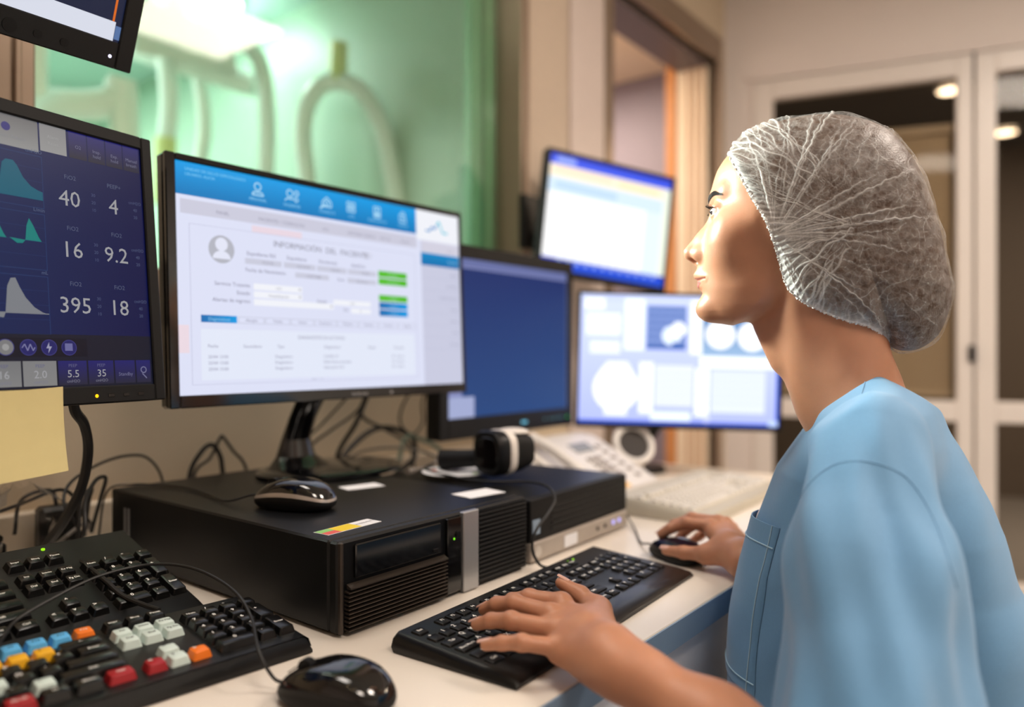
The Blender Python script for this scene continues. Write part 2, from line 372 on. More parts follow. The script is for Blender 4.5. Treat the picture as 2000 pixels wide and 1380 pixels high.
# lamps: flat panels and round downlights
M_lampw = emit('warm_lamp', (255, 226, 190), 9.0); M_lampg = emit('exam_and_added_lamp', (240, 255, 248), 8.0)
def ceiling_panel(label, x, y, z, s, m):
    t = thing('ceiling_panel_lamp', label, 'lamp', (x, y, z))
    f = MB(); h = s / 2
    f.box(-h - .02, -h, -h - .02, h + .02, 0.005, 0.03); f.box(h, h + .02, -h - .02, h + .02, 0.005, 0.03); f.box(-h, h, -h - .02, -h, 0.005, 0.03); f.box(-h, h, h, h + .02, 0.005, 0.03)
    obj('lamp_frame', f, M_white, t); obj('diffuser', MB().box(-h, h, -h, h, 0.015, 0.03), m, t)
M_pan = emit('panel_glow', (255, 232, 205), 2.2)
ceiling_panel('square ceiling lamp behind the photographer', 0.2, -0.9, 2.67, 0.6, M_pan)
ceiling_panel('square ceiling lamp near the glazed doors', 1.95, -0.65, 2.67, 0.6, M_pan)
ceiling_panel('added square ceiling lamp over the desk, outside the view', 0.62, 0.92, 2.67, 0.6, M_pan)  # fixture for the added desk panel light
def downlight(label, p, r, m, M=None, group=None):
    t = thing('downlight', label, 'lamp', p, 0, group)
    obj('lamp_ring', MB().torus((0, 0, 0), (0, 0, 1), r + 0.008, 0.008, 28, 6), M_silver, t)
    obj('lamp_lens', MB().cyl((0, 0, -0.001), (0, 0, 0.012), r, n=28), m, t)
for x, y, wh in ((-0.35, -0.25, 'behind the left edge of the desk'), (0.10, -0.28, 'just behind the photographer'), (0.75, -0.62, 'behind the seated woman'), (-0.05, 0.20, 'over the near end of the desk')):
    downlight('small round warm ceiling downlight ' + wh, (x, y, 2.69), 0.035, emit('spot_glow', (255, 214, 160), 26.0), group='control room downlights')
for i, (lx, ly, lab) in enumerate(((1.10, 1.424, 'round warm downlight behind the top of the left glazed door'), (1.567, 2.52, 'round warm downlight behind the upper pane of the right glazed door'), (2.3, 2.6, 'far round warm downlight in the dark hall'))):
    p = GM @ Vector((lx, ly, 2.585)); downlight(lab, tuple(p), 0.07, M_lampw)
downlight('big round bright lamp in the examination room ceiling', (1.70, 2.98, 2.558), 0.15, M_lampg)
downlight('warm round corridor lamp beyond the doorway', (2.9, 1.95, 2.49), 0.09, M_lampw)

# ---------------------------------------------------------------- equipment in the examination room
M_eq = mat('white_equipment', (232, 240, 234), 0.4, vary=0.02)
M_eqy = mat('yellow_green_sleeve', (216, 222, 150), 0.5)
def at_y(px_right, height, depth):            # metres right of / above the lens at a given distance
    u, v = cam_xy(px_right * depth, depth); return (u, v, CAMZ + height * depth)
t = thing('ceiling_rail_carriage', 'white ceiling carriage with hanging handles in the examination room', 'medical equipment', at_y(-0.44, 0.42, 3.0))
o = Vector(t.location)
def rel(a, b, d): return tuple(Vector(at_y(a, b, d)) - o)
b = MB(); b.loft([[rel(-0.50, 0.475, 3.15), rel(-0.50, 0.40, 3.15), rel(-0.50, 0.40, 2.75), rel(-0.50, 0.475, 2.75)], [rel(-0.375, 0.425, 3.3), rel(-0.365, 0.375, 3.3), rel(-0.365, 0.375, 2.9), rel(-0.375, 0.425, 2.9)]]); obj('carriage', b, M_eq, t)
obj('rail', MB().tube([rel(-0.60, 0.45, 3.2), rel(-0.50, 0.405, 3.05), rel(-0.34, 0.355, 3.05)], 0.045, 10), M_eq, t)
obj('ceiling_mount', MB().cyl(rel(-0.44, 0.43, 3.0), tuple(Vector((o.x, o.y, 2.57)) - o), 0.06), M_eq, t)
obj('hose_arch', MB().tube([rel(-0.272, 0.235, 2.9), rel(-0.278, 0.29, 2.9), rel(-0.27, 0.335, 2.9), rel(-0.245, 0.360, 2.9), rel(-0.205, 0.352, 2.9), rel(-0.175, 0.305, 2.9), rel(-0.16, 0.24, 2.9), rel(-0.15, 0.18, 2.9)], 0.034, 10), M_eq, t)
obj('hose_arch', MB().tube([rel(-0.272, 0.235, 2.9), rel(-0.273, 0.16, 2.9), rel(-0.27, 0.05, 2.9)], 0.034, 10), M_eq, t)
obj('yellow_collar', MB().tube([rel(-0.232, 0.358, 2.9), rel(-0.230, 0.41, 2.92)], 0.036, 10), M_eqy, t)
obj('hose', MB().tube([rel(-0.40, 0.42, 2.95), rel(-0.36, 0.415, 2.95), rel(-0.333, 0.38, 2.95), rel(-0.325, 0.30, 2.95), rel(-0.33, 0.18, 2.95), rel(-0.335, 0.0, 2.95)], 0.032, 10), M_eq, t)
obj('hose', MB().tube([rel(-0.43, 0.41, 3.1), rel(-0.415, 0.36, 3.1), rel(-0.41, 0.28, 3.1), rel(-0.44, 0.15, 3.1)], 0.028, 10), M_eq, t)
obj('handle', MB().tube([rel(-0.46, 0.40, 3.0), rel(-0.455, 0.33, 3.0), rel(-0.46, 0.27, 3.0)], 0.035, 10), M_eq, t)
obj('yellow_sleeve', MB().tube([rel(-0.46, 0.285, 3.0), rel(-0.462, 0.20, 3.0)], 0.042, 10), M_eqy, t)
obj('lower_handle', MB().tube([rel(-0.46, 0.20, 3.0), rel(-0.445, 0.16, 3.0), rel(-0.40, 0.215, 3.0)], 0.024, 10), M_eq, t)
t = thing('equipment_stand', 'pale angular equipment arm behind the glass at the window left', 'medical equipment', at_y(-0.56, 0.28, 2.7))
o = Vector(t.location)
obj('arm', MB().tube([rel(-0.72, 0.345, 2.7), rel(-0.58, 0.33, 2.7), rel(-0.52, 0.335, 2.7)], 0.055, 10), M_eq, t)
obj('upright', MB().tube([rel(-0.525, 0.35, 2.7), rel(-0.515, 0.29, 2.7), rel(-0.515, -0.38, 2.7)], 0.05, 10), M_eq, t)
obj('control_box', MB().box(-0.42, -0.16, -0.08, 0.06, 0.10, 0.34, 0.02), M_eq, t)
obj('foot', MB().cyl(rel(-0.515, -0.37, 2.7), rel(-0.515, -0.3948, 2.7), 0.2), M_eq, t)
t = thing('hanging_cable', 'pale thick cable hanging slantwise from the examination room ceiling', 'cable', at_y(-0.17, 0.47, 3.4))
o = Vector(t.location)
obj('cable_sleeve', MB().tube([rel(-0.165, 0.442, 3.4), rel(-0.168, 0.42, 3.4), rel(-0.18, 0.37, 3.4), rel(-0.20, 0.29, 3.4), rel(-0.23, 0.20, 3.4), rel(-0.25, 0.05, 3.4)], 0.035, 10), M_eq, t)
obj('ceiling_rose', MB().cyl(rel(-0.165, 0.436, 3.4), rel(-0.165, 0.442, 3.4), 0.09), M_eq, t)
t = thing('exam_and_added_lamp', 'added large round lamp on a ceiling arm, outside the view, for the face light', 'lamp', (0.13, 3.42, 2.42))  # added lamp body, unseen, goes with the light on her face
l = MB(); l.M = Matrix.Rotation(R(-68), 4, 'X') ; l.cyl((0, 0, 0), (0, 0, 0.08), 0.42, 0.3, 32); obj('added_lamp_head', l, M_eq, t)
obj('arm', MB().tube([(0, 0.05, 0.03), (0, 0.25, 0.08), (0, 0.28, 0.15)], 0.03, 10), M_eq, t)
# ---------------------------------------------------------------- desk
t = thing('desk', 'long white laminate desk with grey-blue front edge along the window wall', 'desk', (0.6, 0.88, 0))
def dbox(*a, ch=0.0):
    m = MB(); m.M = Matrix.Translation((-0.6, -0.88, 0)); m.box(*a, ch=ch); return m
DF = 0.4067
obj('worktop', dbox(-1.6, 2.04, DF + 0.002, 1.355, ZD - 0.03, ZD, ch=0.0015), M_desk, t)
obj('front_edging', dbox(-1.6, 2.04, DF, DF + 0.003, ZD - 0.033, ZD - 0.0012), M_edge, t)
obj('end_panel', dbox(2.01, 2.038, DF + 0.04, 1.35, 0, ZD - 0.03, ch=0.002), M_desk, t)
obj('end_panel', dbox(-1.6, -1.572, DF + 0.04, 1.35, 0, ZD - 0.03, ch=0.002), M_desk, t)
for k in range(4):                                     # shallow drawers right under the worktop
    x = -1.2 + k * 0.8 + 0.005
    d_ = obj('drawer_front', dbox(x, x + 0.79, DF + 0.016, DF + 0.034, ZD - 0.185, ZD - 0.034, ch=0.002), mat('white_lacquer', (240, 240, 246), 0.35, vary=0.02), t)
    obj('finger_pull', dbox(x + 0.3, x + 0.49, DF + 0.012, DF + 0.0165, ZD - 0.183, ZD - 0.175), M_silver, d_)
obj('modesty_panel', dbox(-1.572, 2.01, 1.30, 1.32, 0.15, ZD - 0.03), M_desk, t)
struct('trim_5', MB().box(-1.6, 2.04, 1.337, 1.3595, ZD + 0.001, ZD + 0.075, 0.004), mat('cream_upstand', (222, 206, 184), 0.5))
# ---------------------------------------------------------------- computers on the desk
def computer_big():
    X0, X1, Y0, Y1, H = 0.0, 0.358, 0.0, 0.567, 0.11
    t = thing('desktop_computer', 'large black desktop computer lying flat under the main monitor', 'computer', (0.554, 0.681, ZD))
    M_ch = mat('black_metal_case', (9, 10, 12), 0.36, spec=0.3, vary=0.08, scale=300, bump=0.15, bscale=900)
    obj('case', MB().box(X0, X1, 0.022, Y1, 0.004, H, 0.0025), M_ch, t)
    f = MB(); f.box(X0, X1, 0.006, 0.0215, 0.003, H, 0.003); obj('front_bezel', f, M_black, t)
    g = MB(); g.box(X0 + 0.002, X0 + 0.0065, 0.002, 0.010, 0.004, H - 0.001, 0.001); obj('corner_strip', g, mat('dark_bronze_trim', (70, 62, 56), 0.35, metal=0.5), t)
    d = obj('drive_cover', MB().box(0.024, 0.168, 0.0015, 0.008, 0.064, 0.104, 0.0015), M_gloss, t)
    obj('eject_button', MB().box(0.152, 0.162, 0.0005, 0.0018, 0.068, 0.072, 0.0005), M_black, d)
    # slanted hood over the louvres and the louvre slats one by one
    h = MB(); h.prism([(0.004, 0.060), (-0.004, 0.056), (-0.004, 0.0545), (0.004, 0.0545)], 0.012, 0.176, 'x'); obj('louvre_hood', h, MATS['dark_bronze_trim'], t)
    for k in range(10):
        z = 0.0065 + k * 0.0048
        s_ = MB(); s_.prism([(0.006, z), (-0.003, z + 0.0004), (-0.0032, z + 0.0016), (0.006, z + 0.0028)], 0.010, 0.176, 'x'); obj('slat', s_, MATS['dark_bronze_trim'], t)
    obj('button_panel', MB().box(0.180, 0.207, 0.001, 0.0075, 0.006, 0.106, 0.001), M_gloss, t)
    obj('power_led', MB().ell((0.192, 0.0008, 0.078), (0.0016, 0.0008, 0.0016), 10, 6), emit('green_led', (120, 220, 40), 1.5), t)
    obj('power_button', MB().cyl((0.199, 0.0012, 0.083), (0.199, -0.001, 0.083), 0.004, n=16), M_black, t)
    obj('silver_strip', MB().box(0.2095, 0.241, -0.001, 0.0075, 0.002, 0.1105, 0.0012), M_silver, t)
    obj('grille_backing', MB().box(0.244, 0.354, 0.003, 0.0075, 0.005, 0.106), M_blackm, t)
    for k in range(16):
        z = 0.008 + k * 0.0061
        obj('slat', MB().box(0.244, 0.354, 0.0008, 0.0035, z, z + 0.0028, 0.0006), M_black, t)
    # side ventilation slots by the rear, edge seam
    for k in range(2): obj('rear_slot', MB().box(-0.0008, 0.001, 0.505 + k * 0.012, 0.511 + k * 0.012, 0.02, 0.085), M_silver, t)
    for x in (0.03, 0.32):
        for y in (0.04, 0.52): obj('rubber_foot', MB().cyl((x, y, 0), (x, y, 0.004), 0.01, n=12), M_blackm, t)
computer_big()
def computer_small():
    t = thing('desktop_computer', 'smaller black desktop computer with silver lower strip beside the scanner', 'computer', (0.929, 0.690, ZD), 2)
    W, D, H = 0.318, 0.36, 0.10
    obj('case', MB().box(0, W, 0.012, D, 0.003, H, 0.0025), M_black, t)
    obj('front_bezel', MB().box(0, W, 0.001, 0.0115, 0.034, H, 0.002), M_blackm, t)
    s = obj('silver_strip', MB().box(0, W, -0.001, 0.0115, 0.003, 0.0335, 0.0025), mat('warm_silver', (176, 166, 156), 0.35, metal=0.4), t)
    obj('emblem', MB().cyl((0.018, -0.0012, 0.018), (0.018, -0.002, 0.018), 0.009, n=24), mat('emblem_grey', (196, 188, 178), 0.3), t)
    obj('model_plate', MB().box(0.095, 0.135, -0.002, -0.0008, 0.008, 0.027), M_paper, t)
    obj('blue_sticker', MB().box(0.006, 0.026, 0.0002, 0.0012, 0.045, 0.068), mat('pale_blue_sticker', (150, 170, 190), 0.5), t)
    for x in (0.205, 0.232): obj('audio_socket', MB().cyl((x, -0.0008, 0.019), (x, -0.002, 0.019), 0.0035, n=14), M_black, t)
    for x in (0.262, 0.284): obj('lit_button', MB().cyl((x, -0.0008, 0.020), (x, -0.0022, 0.020), 0.0042, n=14), emit('violet_led', (190, 180, 255), 1.3), t)
    for k in range(5): obj('vent_slat', MB().box(0.06, 0.30, 0.0, 0.0012, 0.045 + k * 0.009, 0.048 + k * 0.009), M_black, t)
    for x in (0.03, 0.29):
        for y in (0.04, 0.33): obj('rubber_foot', MB().cyl((x, y, 0), (x, y, 0.003), 0.01, n=12), M_blackm, t)
computer_small()
ZP = ZD + 0.11
# stickers on the big computer
def sticker(name, label, x, y, rz, w, d, m, z=ZP):
    o = obj(name, MB().box(-w / 2, w / 2, -d / 2, d / 2, 0.0001, 0.0006), m); o.location = (x, y, z); o.rotation_euler = (0, 0, R(rz)); return tag(o, label, 'sticker')
sticker('paper_label', 'white paper label on the black computer near its silver strip', 0.884, 0.757, -8, 0.072, 0.046, M_paper)
sticker('paper_label', 'white paper label on the black computer below the monitor foot', 0.812, 0.945, -14, 0.066, 0.036, M_paper)
t = thing('warranty_sticker', 'small multicoloured sticker with yellow and red fields on the computer edge', 'sticker', (0.612, 0.738, ZP), 4)
obj('sticker_base', MB().box(-0.044, 0.046, -0.013, 0.013, 0.0001, 0.0005), M_paper, t)
obj('yellow_field', MB().box(-0.022, 0.012, -0.012, 0.012, 0.0005, 0.0007), mat('yellow_print', (235, 205, 20), 0.5), t)
obj('green_field', MB().box(-0.043, -0.022, 0.0, 0.012, 0.0005, 0.0007), mat('green_print', (140, 200, 110), 0.5), t)
obj('red_field', MB().box(-0.043, -0.022, -0.012, 0.0, 0.0005, 0.0007), mat('red_print', (225, 90, 80), 0.5), t)
lg = MB(); put_text(lg, 'WARRANTY', (0.029, -0.002, 0.0007), (1, 0, 0), (0, 1, 0), 0.006); obj('printed_text', lg, mat('grey_print', (110, 110, 115), 0.6), t, 0)['kind'] = 'stuff'

# ---------------------------------------------------------------- monitors
def monitor(label, base, rz, W, H, bez, depth, M, strength, paint, mcase=M_black, bulge=0.03, led=None):
    """base: thing origin in the room; M: panel frame (bottom centre, x right, -y to the viewer) inside the thing"""
    t = thing('monitor', label, 'monitor', base, rz)
    l, r, tp, bt = bez
    def mb():
        m = MB(); m.M = M; return m
    b = mb(); b.box(-W / 2, W / 2, 0.0, depth, 0, H, 0.004)
    if bulge:
        k = 0.16
        b.loft([[(-W * .38, depth - 0.001, H * .14), (W * .38, depth - 0.001, H * .14), (W * .38, depth - 0.001, H * .9), (-W * .38, depth - 0.001, H * .9)],
                [(-W * .30, depth + bulge, H * .25), (W * .30, depth + bulge, H * .25), (W * .30, depth + bulge, H * .78), (-W * .30, depth + bulge, H * .78)]])
    obj('rear_housing', b, mcase, t)
    f = mb(); y0, y1 = -0.008, 0.0
    f.box(-W / 2, -W / 2 + l, y0, y1, 0, H, 0.0015); f.box(W / 2 - r, W / 2, y0, y1, 0, H, 0.0015)
    f.box(-W / 2 + l, W / 2 - r, y0, y1, H - tp, H, 0.0015); f.box(-W / 2 + l, W / 2 - r, y0, y1, 0, bt, 0.0015)
    obj('bezel', f, mcase, t)
    sw, sh = W - l - r, H - tp - bt
    s = mb(); s.box(-W / 2 + l, W / 2 - r, -0.0035, 0.0, bt, H - tp); scr = obj('screen', s, M_gloss, t)
    p = Picture(sw, sh, (-W / 2 + l, -0.0042, H - tp)); paint(p)
    p.build(scr, screen_mat('screen_' + label.split()[0] + str(len(bpy.data.materials)), strength), M)
    if led:
        e = mb(); e.ell((led[0], -0.0085, led[1]), (0.0022, 0.001, 0.0022), 10, 6); obj('power_led', e, led[2], t)
    return t, mb
TXT = (120, 118, 140); BLU = (0, 150, 226); BLU2 = (0, 118, 186)
def paint_main(p):
    p.rect(0, 0, 1, 1, (226, 230, 252), 0)
    p.rect(0, 0, .80, .142, (4, 160, 236), 1, bottom=(0, 122, 190))
    p.rect(.802, 0, 1, .17, (246, 248, 255), 1)
    p.rect(.012, .16, .80, .222, (208, 208, 226), 1)
    for i, tx in enumerate(['UNIDAD DE SALUD ESPECIALIZADA', 'USUARIO: ALICIA']): p.text(tx, .025, .035 + i * .022, .018, (130, 210, 250))
    xs = [.225, .33, .448, .536, .636, .742]
    for x, tx in zip(xs, ['PERSONAL', 'PACIENTES', 'CONSULTA', 'CITA', 'DIAGNÓSTICO', 'CLÍNICA']):
        p.text(tx, x, .115, .019, (150, 216, 250), 'c')
    W_ = (176, 226, 252); lw = .006
    x = xs[0]; p.ring(x, .048, .017, lw, W_, 3); p.line([(x - .017, .088), (x - .012, .074), (x + .012, .074), (x + .017, .088), (x - .017, .088)], lw, W_, 3)
    x = xs[1]; p.ring(x - .006, .05, .017, lw, W_, 3); p.line([(x - .022, .088), (x - .016, .076), (x + .005, .076)], lw, W_, 3); p.ring(x + .016, .045, .011, lw, W_, 3); p.ring(x + .014, .076, .010, lw, W_, 3)
    x = xs[2]; p.line([(x - .016, .082), (x - .016, .058), (x, .034), (x + .016, .058), (x + .016, .082), (x - .016, .082)], lw, W_, 3); p.ring(x, .064, .012, lw, W_, 3); p.line([(x - .008, .075), (x - .024, .094)], .009, W_, 3)
    x = xs[3]
    for i in (0, 1):
        for j in (0, 1): p.line([(x - .015 + i * .017, .036 + j * .028), (x - .003 + i * .017, .036 + j * .028), (x - .003 + i * .017, .057 + j * .028), (x - .015 + i * .017, .057 + j * .028), (x - .015 + i * .017, .036 + j * .028)], lw, W_, 3)
    x = xs[4]; p.line([(x - .013, .034), (x + .013, .034), (x + .013, .09), (x - .013, .09), (x - .013, .034)], lw, W_, 3); p.rect(x - .009, .062, x + .009, .082, W_, 3); p.disc(x, .048, .008, W_, 3)
    x = xs[5]; p.line([(x - .014, .05), (x + .010, .05), (x + .014, .09), (x - .014, .09), (x - .014, .05)], lw, W_, 3); p.line([(x - .008, .05), (x - .004, .034), (x + .006, .034), (x + .009, .05)], lw, W_, 3); p.line([(x, .06), (x, .08)], .007, W_, 3); p.line([(x - .007, .07), (x + .007, .07)], .007, W_, 3)
    for x, tx in ((.105, 'PANEL'), (.225, 'PACIENTES / CONSULTAS'), (.43, 'UCI'), (.52, 'HISTORIA CLÍNICA'), (.645, 'N.H. 25'), (.73, 'Usuario')): p.text(tx, x, .205, .022, (150, 148, 170))
    p.rect(.205, .232, .36, .262, (238, 220, 232), 1)
    p.rect(.0, .70, .028, .82, (240, 222, 232), 1)
    for a, b, c, d in ((.033, .262, .79, .264), (.033, .955, .79, .957), (.033, .262, .0345, .957), (.7885, .262, .79, .957)): p.rect(a, b, c, d, (196, 198, 224), 2)
    # sidebar
    p.rect(.818, .175, 1, 1, (206, 208, 230), 1); p.rect(.822, .176, .998, .240, (216, 214, 230), 2)
    p.rect(.818, .242, .998, .314, (0, 140, 205), 2, bottom=(0, 112, 178)); p.text('Paciente', .985, .288, .022, (160, 214, 240), 'r')
    p.text('Alicia M.', .975, .222, .018, (165, 165, 188), 'r')
    for i, tx in enumerate(['Agenda', 'Lab. Médico', 'Cuidados intensivos', 'Recetas', 'Informes', 'Turnos', 'Mi cuenta']):
        y = .365 + i * .068; p.text(tx, .985, y, .019, (150, 152, 178), 'r'); p.rect(.822, y + .02, .998, y + .0215, (186, 188, 214), 2)
    p.line([(.842, .112), (.862, .112), (.872, .085), (.884, .098), (.905, .048), (.922, .112), (.945, .112)], .010, (40, 140, 210), 3); p.line([(.895, .072), (.905, .048), (.922, .112), (.945, .112)], .010, (40, 200, 224), 4)
    # patient card
    p.disc(.118, .36, .062, (184, 186, 198), 2, 40); p.disc(.118, .338, .030, (232, 235, 252), 3, 30)
    p.face([(.118 + .0245 * math.cos(a), .402 - .036 * math.sin(a)) for a in [math.pi * i / 20 for i in range(21)]], (232, 235, 252), 3)
    p.text('INFORMACIÓN  DEL  PACIENTE', .268, .318, .040, (128, 126, 142))
    p.ring(.585, .304, .012, .004, (190, 190, 206), 3); p.ring(.60, .304, .012, .004, (190, 190, 206), 3)
    for x, tx in ((.188, 'Expediente RIS'), (.309, 'Expediente'), (.414, 'Nombre(s)'), (.530, 'Apellidos')): p.text(tx, x, .372, .025, (128, 126, 150))
    for a, b, tx in ((.183, .292, '15.2136'), (.300, .402, 'UCI-0147'), (.408, .512, 'ALICIA'), (.518, .625, 'MORA')):
        p.rect(a, .386, b, .412, (206, 208, 226), 2); p.text(tx, (a + b) / 2 + .012, .406, .019, (150, 150, 172), 'c')
    p.text('Fecha de Nacimiento', .183, .448, .025, (128, 126, 150)); p.rect(.335, .430, .448, .455, (206, 208, 226), 2); p.text('12/07/1988', .395, .450, .019, (150, 150, 172), 'c')
    p.text('Sexo', .478, .452, .023, (128, 126, 150)); p.rect(.515, .432, .625, .457, (206, 208, 226), 2); p.text('Femenino', .57, .452, .019, (150, 150, 172), 'c')
    for y0, c1, c2, tx in ((.376, (92, 196, 52), (84, 190, 40), 'Actualizar'), (.416, (92, 196, 52), (84, 190, 40), 'Ver historia'), (.506, (92, 196, 52), (84, 190, 40), 'Modificar'), (.546, (30, 112, 180), (0, 158, 232), 'Imprimir'), (.586, (30, 112, 180), (0, 158, 232), 'Guardar')):
        p.rect(.634, y0, .752, y0 + .034, c1, 2, right=c2); p.text(tx, .693, y0 + .024, .018, (180, 230, 190) if c1[1] > 150 else (150, 205, 245), 'c')
    for y, tx, a, b, tf in ((.520, 'Servicio Tratante', .206, .356, 'UCI'), (.556, 'Estado', .206, .356, 'Hospitalización'), (.592, 'Alertas de ingreso', .206, .462, '')):
        p.text(tx, .195, y, .025, (128, 126, 150), 'r'); p.rect(a, y - .020, b, y + .008, (246, 248, 255), 2)
        if tf: p.text(tf, (a + b) / 2, y + .002, .018, (150, 150, 172), 'c')
        p.face([(b - .012, y - .010), (b - .004, y - .010), (b - .008, y)], (140, 140, 160), 3)
    p.text('Estado', .405, .570, .022, (128, 126, 150)); p.rect(.462, .550, .60, .576, (246, 248, 255), 2); p.text('UCI', .53, .570, .018, (150, 150, 172), 'c')
    p.text('Día', .498, .606, .022, (128, 126, 150)); p.rect(.525, .588, .60, .614, (246, 248, 255), 2); p.text('4', .56, .608, .018, (150, 150, 172), 'c')
    p.rect(.059, .654, .156, .686, (28, 110, 180), 2, right=(0, 158, 232)); p.text('Diagnósticos', .107, .677, .020, (150, 210, 245), 'c')
    for i, tx in enumerate(['Alergias', 'Vitales', 'Notas', 'Evolutivos', 'Médicos', 'Estudios', 'Archivos', 'Gráfica']):
        a = .160 + i * .0785; b_ = a + .075
        for q in ((a, .656, b_, .658), (a, .684, b_, .686), (a, .656, a + .0015, .686), (b_ - .0015, .656, b_, .686)): p.rect(*q, (184, 186, 204), 2)
        p.text(tx, a + .0375, .677, .019, (140, 138, 160), 'c')
    p.rect(.058, .715, .778, .938, (232, 238, 254), 1)
    p.text('DIAGNÓSTICOS ACTIVOS', .418, .752, .024, (150, 148, 172), 'c')
    cx = (.075, .172, .272, .425, .585, .690)
    for x, tx in zip(cx, ['Fecha', 'Secundario', 'Tipo', 'Diagnóstico', 'Notas', 'Firmado']): p.text(tx, x, .796, .021, (146, 144, 170))
    for i, dg in enumerate(['COVID-19', 'HAS-Otras asociadas', 'Valoración UCI']):
        y = .843 + i * .027
        for x, tx in zip((.075, .265, .422, .680), ['25/04 13:00', 'Diagnóstico', dg, 'Dr. Castro']): p.text(tx, x, y, .020, (146, 144, 172))
    p.text('página 1 de 1', .40, .950, .014, (190, 192, 214), 'c')
# main monitor on the computer
M = Matrix.Translation((-0.045, -0.09, 0.138)) @ Matrix.Rotation(R(-2.5), 4, 'X')
t, mb = monitor('wide black monitor showing a white and blue patient record, on the big computer', (0.884, 1.112, ZP), -0.8, 0.612, 0.364, (0.015, 0.007, 0.010, 0.018), 0.02, M, 0.95, paint_main, M_gloss)
e = mb(); put_text(e, 'SAMSUNG', (0.03, -0.0083, 0.005), (1, 0, 0), (0, 0, 1), 0.008); obj('maker_name', e, M_silver, t, 0)
e = mb()
for k in range(1): e.box(0.10, 0.106, -0.0088, -0.008, 0.006, 0.010, 0.0004)
obj('front_sensor', e, M_silver, t)
n = MB(); rings = []
for z, y, hw, th in ((0.008, 0.03, 0.075, 0.05), (0.014, 0.035, 0.060, 0.036), (0.03, 0.045, 0.040, 0.022), (0.06, 0.045, 0.030, 0.016), (0.10, 0.025, 0.028, 0.015), (0.15, -0.01, 0.030, 0.015), (0.21, -0.035, 0.034, 0.016), (0.25, -0.045, 0.034, 0.016)):
    rings.append([(-0.045 + hw * math.cos(a), y + th * math.sin(a), z) for a in [2 * math.pi * i / 20 for i in range(20)]])
n.loft(rings); obj('stand_neck', n, M_gloss, t)
n = MB(); n.loft([[(rx * math.cos(a), ry * math.sin(a), z) for a in [2 * math.pi * i / 48 for i in range(48)]] for z, rx, ry in ((0, .135, .100), (0.003, .142, .106), (0.007, .142, .106), (0.011, .136, .100), (0.013, 0.06, 0.045))]); obj('stand_base', n, M_gloss, t)

